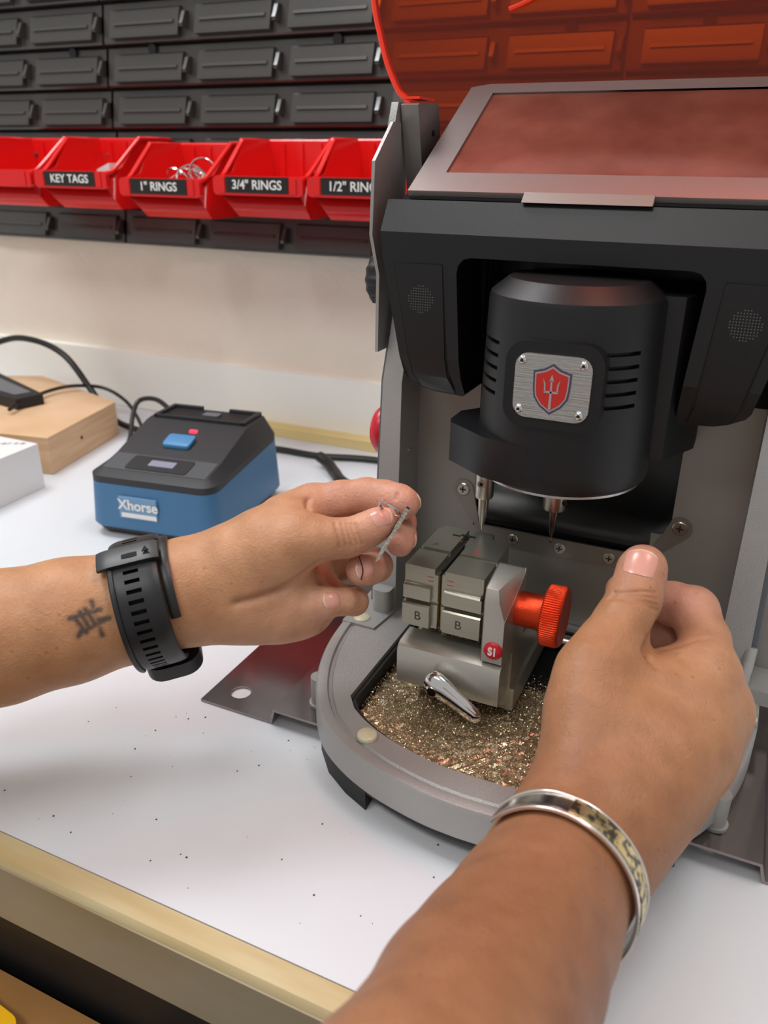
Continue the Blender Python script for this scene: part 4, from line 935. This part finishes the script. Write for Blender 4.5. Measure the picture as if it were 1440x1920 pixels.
def smin(a, b, k):
    h = np.maximum(k-np.abs(a-b), 0)/k
    return np.minimum(a, b)-h*h*k*.25
def cone_d(P, a, b):
    a3, b3 = np.array(a[:3]), np.array(b[:3]); ba = b3-a3; L2 = float(ba@ba)+1e-12
    pa = P-a3; h = np.clip((pa@ba)/L2, 0, 1)
    q = pa-h[:, None]*ba
    return np.sqrt(np.einsum('ij,ij->i', q, q))-(a[3]+(b[3]-a[3])*h)
def chain_d(P, ch, k):
    d = None
    for a, b in zip(ch, ch[1:]):
        e = cone_d(P, a, b); d = e if d is None else smin(d, e, k)
    return d
class Arm:
    def __init__(s, G, kp=.012, kf=.008, kb=.0012): s.G = G; s.kp, s.kf, s.kb = kp, kf, kb; s.cr = []
    def d(s, P):
        pal = None
        for ch in s.G['palm']:
            e = chain_d(P, ch, .006); pal = e if pal is None else smin(pal, e, s.kp)
        fin = None
        for g, chs in s.G.items():
            if g == 'palm': continue
            e = None
            for ch in chs:
                q = chain_d(P, ch, .003); e = q if e is None else smin(e, q, .004)
            fin = e if fin is None else smin(fin, e, s.kb)
        return pal if fin is None else smin(pal, fin, s.kf)
    def sub(s, c, rad):
        """the primitives that matter within rad of c"""
        C1 = np.array([c]); all_ = {g: [[(a, b, float(cone_d(C1, a, b)[0])) for a, b in zip(ch, ch[1:])] for ch in chs] for g, chs in s.G.items()}
        m = min(q[2] for chs in all_.values() for ch in chs for q in ch); lim = m+2*rad+.022
        G = {}
        for g, chs in all_.items():
            out = []
            for ch in chs:
                ok = [i for i, q in enumerate(ch) if q[2] < lim]
                if ok: out.append([ch[ok[0]][0]]+[ch[i][1] for i in range(ok[0], ok[-1]+1)])
            if out or g == 'palm': G[g] = out
        if not G.get('palm'):
            G['palm'] = [s.G['palm'][0][2:4]]
        return Arm(G, s.kp, s.kf, s.kb)
    def blocks(s, P, B=.014):
        key = np.floor((P-P.min(0))/B).astype(int); k1 = key[:, 0]*1000000+key[:, 1]*1000+key[:, 2]
        o = np.argsort(k1, kind='stable'); cuts = np.flatnonzero(np.diff(k1[o]))+1
        for ids in np.split(o, cuts):
            q = P[ids]; c = (q.min(0)+q.max(0))/2; yield ids, s.sub(c, np.linalg.norm(q.max(0)-q.min(0))/2+.001)
    def big(s, P, fn):
        out = np.empty_like(P)
        for ids, a in s.blocks(P): out[ids] = fn(a, P[ids])
        return out
    def grad(s, P, e=.0004):
        g = np.stack([s.d(P+np.eye(3)[i]*e)-s.d(P-np.eye(3)[i]*e) for i in range(3)], 1)
        return g/(np.linalg.norm(g, axis=1, keepdims=True)+1e-12)
    def project(s, P, n=3):
        for _ in range(n): P = P-s.grad(P)*s.d(P)[:, None]
        return P
def seg_dist(P, a, b):
    a, b = np.array(a), np.array(b); ba = b-a; h = np.clip(((P-a)@ba)/(ba@ba), 0, 1); return np.linalg.norm(P-a-h[:, None]*ba, axis=1)
def mesh_arm(arm, h=.00082, B=16):
    allp = np.array([p for chs in arm.G.values() for ch in chs for p in ch]); R = allp[:, 3:4]
    lo = (allp[:, :3]-R).min(0)-3*h; hi = (allp[:, :3]+R).max(0)+3*h
    nb = np.ceil((hi-lo)/(B*h)).astype(int); N = nb*B+1
    D = np.full(N, .01, np.float32)
    bi = np.stack(np.meshgrid(*[np.arange(n) for n in nb], indexing='ij'), -1).reshape(-1, 3)
    cen = lo+(bi+.5)*B*h; dc = arm.d(cen); rad = B*h*.87+.003
    D = D.reshape(N)
    act = bi[np.abs(dc) < rad*1.1]; ins = bi[dc < -rad*1.1]
    for q in ins: D[q[0]*B:(q[0]+1)*B+1, q[1]*B:(q[1]+1)*B+1, q[2]*B:(q[2]+1)*B+1] = -.01
    loc = np.stack(np.meshgrid(*[np.arange(B+1)]*3, indexing='ij'), -1).reshape(-1, 3)
    for q in act:
        P = lo+(q[None]*B+loc)*h
        D[q[0]*B:(q[0]+1)*B+1, q[1]*B:(q[1]+1)*B+1, q[2]*B:(q[2]+1)*B+1] = arm.sub(lo+(q+.5)*B*h, B*h*.87).d(P).reshape(B+1, B+1, B+1)
    neg = D < 0
    c = neg[:-1, :-1, :-1].astype(np.int8)
    cnt = sum(neg[i:N[0]-1+i, j:N[1]-1+j, k:N[2]-1+k].astype(np.int8) for i in (0, 1) for j in (0, 1) for k in (0, 1))
    cells = np.argwhere((cnt > 0) & (cnt < 8))
    idx = -np.ones(N-1, np.int32); idx[cells[:, 0], cells[:, 1], cells[:, 2]] = np.arange(len(cells))
    V = lo+(cells+.5)*h
    acc = np.zeros((len(cells), 3)); num = np.zeros(len(cells))
    cor = [(i, j, k) for i in (0, 1) for j in (0, 1) for k in (0, 1)]
    val = {c_: D[cells[:, 0]+c_[0], cells[:, 1]+c_[1], cells[:, 2]+c_[2]] for c_ in cor}
    for a in cor:
        for ax in range(3):
            if a[ax]: continue
            b = list(a); b[ax] = 1; b = tuple(b); va, vb = val[a], val[b]; m = (va < 0) != (vb < 0)
            t = np.where(m, va/np.where(m, va-vb, 1), 0)
            p = np.tile(np.array(a, float), (len(cells), 1)); p[:, ax] = t; acc[m] += p[m]; num[m] += 1
    V = lo+(cells+acc/np.maximum(num, 1)[:, None])*h
    quads = []
    for ax in range(3):
        u_, v_ = [(1, 2), (2, 0), (0, 1)][ax]
        sl0 = [slice(None)]*3; sl1 = [slice(None)]*3; sl0[ax] = slice(0, -1); sl1[ax] = slice(1, None)
        ch = neg[tuple(sl0)] != neg[tuple(sl1)]
        e = np.argwhere(ch); e = e[(e[:, u_] > 0) & (e[:, v_] > 0) & (e[:, u_] < N[u_]-1) & (e[:, v_] < N[v_]-1)]
        def at(du, dv):
            q = e.copy(); q[:, u_] -= du; q[:, v_] -= dv; return idx[q[:, 0], q[:, 1], q[:, 2]]
        Q = np.stack([at(1, 1), at(0, 1), at(0, 0), at(1, 0)], 1)
        flip = ~neg[e[:, 0], e[:, 1], e[:, 2]]; Q[flip] = Q[flip][:, ::-1]; quads.append(Q)
    Q = np.concatenate(quads); Q = Q[(Q >= 0).all(1)]
    V = arm.big(V, lambda a, P: a.project(P, 2))
    return V, Q

def skin_material():
    m = bpy.data.materials.new('skin'); m.use_nodes = True; nt = m.node_tree; N = nt.nodes; L = nt.links; b = N['Principled BSDF']
    at = N.new('ShaderNodeVertexColor'); at.layer_name = 'pigment_shade'
    tc = N.new('ShaderNodeTexCoord')
    n1 = N.new('ShaderNodeTexNoise'); n1.inputs['Scale'].default_value = 90; n1.inputs['Detail'].default_value = 6; L.new(tc.outputs['Object'], n1.inputs[0])
    r1 = N.new('ShaderNodeValToRGB'); r1.color_ramp.elements[0].position = .3; r1.color_ramp.elements[1].position = .7
    r1.color_ramp.elements[0].color = (.84, .80, .78, 1); r1.color_ramp.elements[1].color = (1.06, 1.06, 1.06, 1); L.new(n1.outputs['Fac'], r1.inputs[0])
    mx_ = N.new('ShaderNodeMix'); mx_.data_type = 'RGBA'; mx_.blend_type = 'MULTIPLY'; mx_.inputs[0].default_value = 1
    L.new(at.outputs['Color'], mx_.inputs[6]); L.new(r1.outputs[0], mx_.inputs[7])
    # freckles
    vo = N.new('ShaderNodeTexVoronoi'); vo.inputs['Scale'].default_value = 95; L.new(tc.outputs['Object'], vo.inputs[0])
    rv = N.new('ShaderNodeValToRGB'); rv.color_ramp.elements[0].position = .035; rv.color_ramp.elements[1].position = .10
    rv.color_ramp.elements[0].color = (.62, .45, .38, 1); rv.color_ramp.elements[1].color = (1, 1, 1, 1); L.new(vo.outputs['Distance'], rv.inputs[0])
    m2 = N.new('ShaderNodeMix'); m2.data_type = 'RGBA'; m2.blend_type = 'MULTIPLY'; m2.inputs[0].default_value = .55
    L.new(mx_.outputs[2], m2.inputs[6]); L.new(rv.outputs[0], m2.inputs[7]); L.new(m2.outputs[2], b.inputs['Base Color'])
    b.inputs['Roughness'].default_value = .48; b.inputs['Specular IOR Level'].default_value = .4
    b.inputs['Subsurface Weight'].default_value = .25; b.inputs['Subsurface Radius'].default_value = (1, .32, .16); b.inputs['Subsurface Scale'].default_value = .0035
    # fine skin relief: pores and short wrinkles
    v2 = N.new('ShaderNodeTexVoronoi'); v2.inputs['Scale'].default_value = 750; v2.feature = 'DISTANCE_TO_EDGE'; L.new(tc.outputs['Object'], v2.inputs[0])
    w = N.new('ShaderNodeMapping'); w.inputs['Scale'].default_value = (1, 1, 1); w.inputs['Rotation'].default_value = (.3, .5, .9)
    L.new(tc.outputs['Object'], w.inputs[0]); n2 = N.new('ShaderNodeTexNoise'); n2.inputs['Scale'].default_value = 330; n2.inputs['Detail'].default_value = 3; n2.inputs['Distortion'].default_value = 1.2; L.new(w.outputs[0], n2.inputs[0])
    b1_ = N.new('ShaderNodeBump'); b1_.inputs['Strength'].default_value = .6; b1_.inputs['Distance'].default_value = .0006; L.new(n2.outputs['Fac'], b1_.inputs['Height'])
    b2_ = N.new('ShaderNodeBump'); b2_.inputs['Strength'].default_value = .35; b2_.inputs['Distance'].default_value = .0004; L.new(v2.outputs['Distance'], b2_.inputs['Height']); L.new(b1_.outputs[0], b2_.inputs['Normal'])
    L.new(b2_.outputs[0], b.inputs['Normal']); return m
M_skin = skin_material()
AL, AR = Arm(ARM_LEFT, .014, .008), Arm(ARM_RIGHT, .016, .010)
ARMS = {'left': AL, 'right': AR}
TAN, PINK, TAN_SHADE, PALM = [np.array(lin(c)[:3]) for c in ('#b98861', '#d8a08e', '#87573b', '#cd9f80')]
# (hand, centre, radius, colour, strength)
def arm_mesh(side, sites, base):
    arm = ARMS[side]; V, Q = mesh_arm(arm)
    G = arm.big(V, lambda a, P: a.grad(P))
    disp = np.zeros(len(V)); dark = np.zeros(len(V))
    for h_, pts, dep, w in CREASES:
        if h_ != side: continue
        pj = arm.project(np.array(pts), 3); pp = [Vector(q) for q in pj]; pp = crom(pp, 4); pp = arm.project(np.array([tuple(q) for q in pp]), 2)
        d = np.full(len(V), 1.)
        for a, b in zip(pp, pp[1:]): d = np.minimum(d, seg_dist(V, a, b))
        e = np.exp(-(d/w)**2); disp -= (dep*1.7 if w < .001 else dep*1.35)*e; dark = np.maximum(dark, e*.5)
    col = np.tile(base, (len(V), 1))
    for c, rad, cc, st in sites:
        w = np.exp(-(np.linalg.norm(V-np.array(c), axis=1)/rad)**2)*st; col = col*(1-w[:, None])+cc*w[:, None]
    col = col*(1-.25*dark[:, None])+np.array([.25, .06, .03])*.25*dark[:, None]
    if side == 'left':
        d = np.full(len(V), 1.)
        for a, b in TATTOO:
            q = arm.project(np.array([a, b]), 4); d = np.minimum(d, seg_dist(V, q[0], q[1]))
        w = .9/(1+np.exp((d-.0011)/.00030)); col = col*(1-w[:, None])+np.array([.02, .03, .035])*w[:, None]
    V = V+G*disp[:, None]
    return V, Q, col
def tips(side, names): return [np.array(ARMS[side].G[n][0][-1][:3]) for n in names]
sL = [(t, .016, PINK, .75) for t in tips('left', ('thumb', 'index', 'middle', 'ring', 'pinky'))]
sL += [(np.array((-.17, .325, .1425)), .022, PINK, .6), (np.array((-.178, .300, .108)), .032, PALM, .9), (np.array((-.2, .29, .095)), .03, PALM, .6), (np.array((-.180, .30, .09)), .016, PINK, .4), (np.array((-.19, .295, .135)), .014, TAN_SHADE, .4)]
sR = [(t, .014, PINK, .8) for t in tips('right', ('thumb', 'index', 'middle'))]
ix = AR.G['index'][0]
sR += [(np.array(ix[2][:3]), .018, PINK, .6), (np.array(ix[3][:3]), .018, PINK, .8), (np.array(AR.G['palm'][3][4][:3]), .02, PALM, .4), (np.array((-.0275, .235, .066)), .05, TAN_SHADE, .6), (np.array((-.035, .15, .08)), .08, TAN_SHADE, .9)]  # last two sites paint the right forearm's shade into the skin colour
VL, QL, CL = arm_mesh('left', sL, TAN); VR, QR, CR_ = arm_mesh('right', sR, TAN*.72+TAN_SHADE*.28)
ORGP = np.array((-.2, -.3, 0.))
V = np.concatenate([VL, VR])-ORGP; Q = np.concatenate([QL, QR+len(VL)]); C_all = np.concatenate([CL, CR_])
me = bpy.data.meshes.new('person'); me.vertices.add(len(V)); me.vertices.foreach_set('co', V.ravel().astype(np.float32))
me.loops.add(len(Q)*4); me.loops.foreach_set('vertex_index', Q.ravel().astype(np.int32)); me.polygons.add(len(Q))
me.polygons.foreach_set('loop_start', np.arange(0, len(Q)*4, 4, dtype=np.int32)); me.polygons.foreach_set('loop_total', np.full(len(Q), 4, np.int32))
me.polygons.foreach_set('use_smooth', np.ones(len(Q), bool)); me.update(calc_edges=True); me.validate()
ca = me.color_attributes.new('pigment_shade', 'FLOAT_COLOR', 'POINT'); ca.data.foreach_set('color', np.concatenate([C_all, np.ones((len(V), 1))], 1).ravel().astype(np.float32))
me.materials.append(M_skin); person = bpy.data.objects.new('person', me); person.location = ORGP; COL.objects.link(person); ORG[person.name] = Vector(ORGP)
tag(person, 'two bare tanned forearms and hands, left pinching a key, right beside the orange knob', 'person')

# fingernails follow the finger surface
M_nail = mat('fingernail', '#d99a8a', .28, spec=.5, coat=.15, sss=.15)
M_nailtip = mat('nail_free_edge', '#dcc4ae', .35)
def nail(side, name, c, ax, nrm, w, l):
    arm = ARMS[side]; c = arm.project(np.array([c]), 6)[0]; n = arm.grad(c[None])[0]
    nrm = np.array(nrm); n = n*.5+nrm/np.linalg.norm(nrm)*.5; n /= np.linalg.norm(n)
    a = np.array(ax); a = a-n*(a@n); a /= np.linalg.norm(a); s = np.cross(a, n)
    nu, nv = 15, 15; P = []; 
    for i in range(nu):
        for j in range(nv):
            u_, v_ = -1+2*i/(nu-1), -1+2*j/(nv-1)
            # squircle mapping
            m_ = 1-.18*abs(v_)**3 if u_ < 0 else 1-.34*abs(v_)**2.2
            n_ = 1-.10*abs(u_)**4
            P.append(c+a*u_*l/2*m_+s*v_*w/2*n_)
    P = np.array(P); base = P.copy()
    for _ in range(10):
        d = arm.d(P); P = P-n[None]*np.clip(d, -.002, .002)[:, None]
    g = arm.grad(P)
    dep = (P-base)@n; 
    off = np.array([.00028+.0005*max(0, (-1+2*(q//nv)/(nu-1)))**2 - .00035*max(0, abs(-1+2*(q % nv)/(nv-1))**6) for q in range(nu*nv)])
    T = P+n[None]*off[:, None]
    def build(i0, i1, nm, m, parent):
        bm = NB(); tv = {}; bv = {}
        for i in range(i0, i1+1):
            for j in range(nv): tv[i, j] = bm.verts.new(T[i*nv+j]); bv[i, j] = bm.verts.new(T[i*nv+j]-n*.0007)
        for i in range(i0, i1):
            for j in range(nv-1):
                bm.faces.new((tv[i, j], tv[i+1, j], tv[i+1, j+1], tv[i, j+1])); bm.faces.new((bv[i, j], bv[i, j+1], bv[i+1, j+1], bv[i+1, j]))
        for i in range(i0, i1):
            bm.faces.new((tv[i, 0], bv[i, 0], bv[i+1, 0], tv[i+1, 0])); bm.faces.new((tv[i, nv-1], tv[i+1, nv-1], bv[i+1, nv-1], bv[i, nv-1]))
        for j in range(nv-1):
            bm.faces.new((tv[i0, j], tv[i0, j+1], bv[i0, j+1], bv[i0, j])); bm.faces.new((tv[i1, j], bv[i1, j], bv[i1, j+1], tv[i1, j+1]))
        return part(nm, bm, m, parent, 60)
    fn = build(0, 13, 'fingernail', M_nail, person); build(13, 14, 'nail_edge', M_nailtip, fn); return fn
nl = {}
for side, nm, c, ax, nr, w, l in NAILS: nl[side+nm] = nail(side, nm, c, ax, nr, w, l)

NM = AL.project(np.array([(-.1495, .3025, .1279), (-.1471, .2998, .1237), (-.1476, .2987, .1182)]), 5); NM = NM+AL.grad(NM)*.0009
bm = NB(); tube(bm, [tuple(q) for q in NM], .00026, 8, 6); part('nail_mark', bm, M_void, nl['leftring_nail'])

# band that follows the arm surface round an axis
def ring_band(arm, c, ax, width, gap, thick, th0, th1, nth, nw, skip=None, edge=.0, lift=None, refd=None):
    c = np.array(c); ax = np.array(ax)/np.linalg.norm(ax); ref = np.array(refd if refd is not None else (0, 0, 1.)); e1 = ref-ax*(ref@ax); e1 /= np.linalg.norm(e1); e2 = np.cross(ax, e1)
    bm = NB(); rows = []
    ths = [math.radians(th0+(th1-th0)*i/nth) for i in range(nth+1)]
    D = np.array([math.cos(t)*e1+math.sin(t)*e2 for t in ths])
    # average radius along the band width
    R = []
    for wv in (-.35, 0, .35):
        P0 = c+ax*wv*width; t_ = np.full(len(ths), .012)
        for _ in range(40): t_ = t_-arm.d(P0[None]+D*t_[:, None])*.9
        R.append(t_)
    R = np.max(np.array(R), 0)+gap
    full = abs(th1-th0) >= 359.9
    for i in range(nth+1 if not full else nth):
        o_ = []; 
        for j in range(nw+1):
            v_ = -1+2*j/nw; rr = R[i]+(lift(ths[i], v_) if lift else 0); tk = thick*(1-.35*abs(v_)**6)
            p = c+ax*v_*width/2; o_.append((bm.verts.new(p+D[i]*rr), bm.verts.new(p+D[i]*(rr+tk))))
        rows.append(o_)
    n = len(rows); last = n if full else n-1
    def has(i, j): 
        if not (0 <= j < nw): return False
        if not full and not (0 <= i < last): return False
        return not (skip and skip(i % n, j))
    for i in range(last):
        for j in range(nw):
            if not has(i, j): continue
            a, b = rows[i], rows[(i+1) % n]
            bm.faces.new((a[j][1], a[j+1][1], b[j+1][1], b[j][1])); bm.faces.new((a[j][0], b[j][0], b[j+1][0], a[j+1][0]))
            if not has(i, j-1): bm.faces.new((a[j][0], a[j][1], b[j][1], b[j][0]))
            if not has(i, j+1): bm.faces.new((a[j+1][0], b[j+1][0], b[j+1][1], a[j+1][1]))
            if not (has(i-1, j) if (full or i > 0) else False): bm.faces.new((a[j][0], a[j+1][0], a[j+1][1], a[j][1]))
            if not has(i+1, j): bm.faces.new((b[j][0], b[j][1], b[j+1][1], b[j+1][0]))
    for v in [v for v in bm.verts if not v.link_faces]: bm.verts.remove(v)
    info = dict(c=c, ax=ax, e1=e1, e2=e2, R=R, ths=ths, D=D); return bm, info
wa = np.array(WATCH_AX); wax = wa[2]-wa[0]
vdir = -np.array(f)            # towards the photographer's side
# angle 0 faces the camera, positive towards the top of the wrist
watch = thing('smartwatch', 'black silicone sports watch strap with slots on the left wrist', 'watch', tuple(wa[1]))
def slots(i, j): 
    return 5 <= j <= 9 and (i % 5) in (1, 2)
bm, inf = ring_band(AL, wa[1], wax, .0215, .0010, .0030, 0, 360, 260, 16, skip=slots, refd=vdir); part('strap', bm, M_watch, watch, 40)
bm, _ = ring_band(AL, wa[1], wax, .0120, .0006, .0005, 0, 360, 160, 4, refd=vdir); part('strap_lining', bm, M_void, watch, 40)
sgn = 1 if inf['e2']@np.array(DIR_UP) > 0 else -1
def wth(deg): return sgn*deg
bm, _ = ring_band(AL, wa[1], wax, .0045, .0036, .0010, 0, 360, 120, 4, refd=vdir) if False else (None, None)
bm, _ = ring_band(AL, wa[1]-np.array(inf['ax'])*.0012, wax, .0275, .0034, .0030, wth(30), wth(47), 12, 12, refd=vdir); bk_ = part('buckle', bm, mat('grey_black_buckle', '#26282b', .4), watch, 40)
bm, _ = ring_band(AL, wa[1], wax, .0070, .0064, .0006, wth(34), wth(38), 4, 4, refd=vdir); part('buckle_clasp', bm, M_void, bk_, 40)
for v0 in (-.0098, .0098):
    bm, _ = ring_band(AL, wa[1]+np.array(inf['ax'])*v0, wax, .0022, .0036, .0012, wth(-75), wth(29), 40, 3, refd=vdir); part('strap_ridge', bm, M_watch, watch, 50)
bm, _ = ring_band(AL, wa[1]+np.array(inf['ax'])*.0135, wax, .0045, .0010, .0018, wth(-15), wth(75), 40, 3, refd=vdir); part('strap_keeper', bm, M_watch, watch, 50)
# watch case on the far underside of the wrist
tc_ = math.radians(wth(-128)); Dc = math.cos(tc_)*inf['e1']+math.sin(tc_)*inf['e2']; Tc = np.cross(inf['ax'], Dc)
i0 = int(round((math.degrees(tc_) % 360)/360*260)) % 260; Rc = inf['R'][i0]
def oriented_slab(bm, cen, n_, a_, b_, w, l, t, rad=.004):
    cen = Vector(cen); n_, a_, b_ = Vector(n_), Vector(a_), Vector(b_); pts = rrect(0, 0, w, l, rad, 5)
    A = [bm.verts.new(cen+a_*x+b_*y) for x, y in pts]; B = [bm.verts.new(cen+a_*x+b_*y+n_*t) for x, y in pts]; k = len(pts)
    bm.faces.new(A[::-1]); bm.faces.new(B)
    for i in range(k): bm.faces.new((A[i], A[(i+1) % k], B[(i+1) % k], B[i]))
cc_ = wa[1]+Dc*(Rc-.0025)+np.array(inf['ax'])*.002
bm = NB(); oriented_slab(bm, cc_, Dc, inf['ax'], Tc, .028, .034, .0085, .009); cs = part('watch_case', bm, M_watch, watch, bevel=.0018, seg=3)
bm = NB(); oriented_slab(bm, cc_+Dc*.0085, Dc, inf['ax'], Tc, .022, .028, .0004, .006); part('watch_glass', bm, mat('black_watch_glass', '#08090a', .08), cs)
# triangle mark on the buckle
tm = math.radians(wth(37)); Dm = math.cos(tm)*inf['e1']+math.sin(tm)*inf['e2']; Tm = np.cross(inf['ax'], Dm)*(-sgn)
Rm = inf['R'][int(round((math.degrees(tm) % 360)/360*260)) % 260]
bm = NB(); c_ = Vector(wa[1]+Dm*(Rm+.0068)+np.array(inf['ax'])*.0075); a_, t_ = Vector(inf['ax']), Vector(-Tm)
v_ = [bm.verts.new(c_-a_*.0016-t_*.001), bm.verts.new(c_+a_*.0016-t_*.001), bm.verts.new(c_+t_*.0018)]; bm.faces.new(v_); ex = bmesh.ops.extrude_face_region(bm, geom=bm.faces[:]); bmesh.ops.translate(bm, verts=[q for q in ex['geom'] if isinstance(q, bmesh.types.BMVert)], vec=Vector(Dm)*-.0006)
part('triangle_mark', bm, M_void, bk_)

# silver cuff bracelet
ba_ = np.array(BRACE_AX); bax = ba_[2]-ba_[0]
cuff = thing('cuff_bracelet', 'polished silver cuff bracelet with gold relief on the right wrist', 'bracelet', tuple(ba_[1]))
M_cuff = mat('polished_silver', '#efece8', .2, 1.)
bm, inf2 = ring_band(AR, ba_[1], bax, .0112, .0012, .0014, -115, 150, 120, 10, refd=vdir); part('silver_band', bm, M_cuff, cuff, 50)
sg2 = 1 if inf2['e2']@np.array(DIR_RIGHT) > 0 else -1
def gold_mat():
    m = mat('gold_relief', '#ead6a2', .28, .95, col2='#6a665f', vscale=330); nt = m.node_tree
    for n in nt.nodes:
        if n.type == 'VALTORGB': n.color_ramp.elements[0].position = .44; n.color_ramp.elements[1].position = .50
    b = nt.nodes['Principled BSDF']; n = [q for q in nt.nodes if q.type == 'TEX_NOISE'][0]
    bp = nt.nodes.new('ShaderNodeBump'); bp.inputs['Strength'].default_value = .8; bp.inputs['Distance'].default_value = .0006; nt.links.new(n.outputs['Fac'], bp.inputs['Height']); nt.links.new(bp.outputs[0], b.inputs['Normal']); return m
bm, _ = ring_band(AR, ba_[1], bax, .0080, .0028, .0004, sg2*-58, sg2*100, 100, 6, refd=vdir); part('gold_relief', bm, gold_mat(), cuff, 50)
for v0 in (-.0050, .0050):
    bm, _ = ring_band(AR, ba_[1]+np.array(inf2['ax'])*v0, bax, .0010, .0024, .0007, -115, 150, 100, 3, refd=vdir); part('rim_bead', bm, M_cuff, cuff, 60)

# ---- key and its ring, held in the left hand
M_key = mat('nickel_key', '#d6cfbd', .2, 1., var=.45, vscale=500)
k0, k1 = np.array(KEY[0]), np.array(KEY[1]); kd = (k1-k0)/np.linalg.norm(k1-k0); kl = np.linalg.norm(k1-k0)
vv = -np.array(f); sd = np.cross(kd, vv); sd /= np.linalg.norm(sd); vv = np.cross(sd, kd); vv /= np.linalg.norm(vv)
key = thing('key', 'small nickel key held edge-on between the left thumb and fingertip', 'key', tuple(k0))
def kbox(bm, t0, t1, a0, a1, b0, b1):
    P_ = []
    for t in (t0, t1):
        for a in (a0, a1):
            for b in (b0, b1): P_.append(bm.verts.new(k0+kd*t*kl+sd*a*.00072+vv*b*.001))
    for q in ((0, 1, 3, 2), (4, 6, 7, 5), (0, 4, 5, 1), (2, 3, 7, 6), (0, 2, 6, 4), (1, 5, 7, 3)): bm.faces.new([P_[i] for i in q])
bm = NB(); kbox(bm, .40, .97, -1.05, 1.05, -5.5, 0); kbox(bm, .97, 1.0, -.7, .7, -4.5, -.6)
for i in range(9):
    t = .43+.058*i; hgt = (.9, .3, .7, .1, .8, .5, .2, .9, .4)[i]; kbox(bm, t, t+.038, -1.05, .1+.2*(i % 3), -.01, hgt)
kbd = part('key_blade', bm, M_key, key, 20, bevel=.0001)
bm = NB(); kbox(bm, .03, .41, -1.35, 1.35, -8.5, .2)
for i in range(6): kbox(bm, .05+.06*i, .078+.06*i, -1.5, 1.5, -7, .75)
part('key_bow', bm, M_key, key, 20, bevel=.00015)
bm = NB(); kbox(bm, 0, .035, -1.2, 1.2, -7, .2); part('key_cap', bm, M_void, key)
c_ = np.array(KRING[0]); e1_ = (np.array(KRING[2])-np.array(KRING[1]))/2; e2_ = vv*.0045+np.array(DIR_UP)*.0012; cN = (np.array(KRING[1])+np.array(KRING[2]))/2
bm = NB(); pts = []
for k in range(64):
    a = 2*PI*k/32; pts.append(tuple(cN+e1_*math.cos(a)*.95+e2_*math.sin(a)+np.array(DIR_UP)*(.0009*k/64)+np.array(DIR_UP)*.0006*math.sin(a*1.5)))
tube(bm, pts, .00042, 8, 0); tag(part('split_ring', bm, M_chrome, None, org=tuple(cN)), 'tiny split ring through the key held in the left hand', 'key ring')
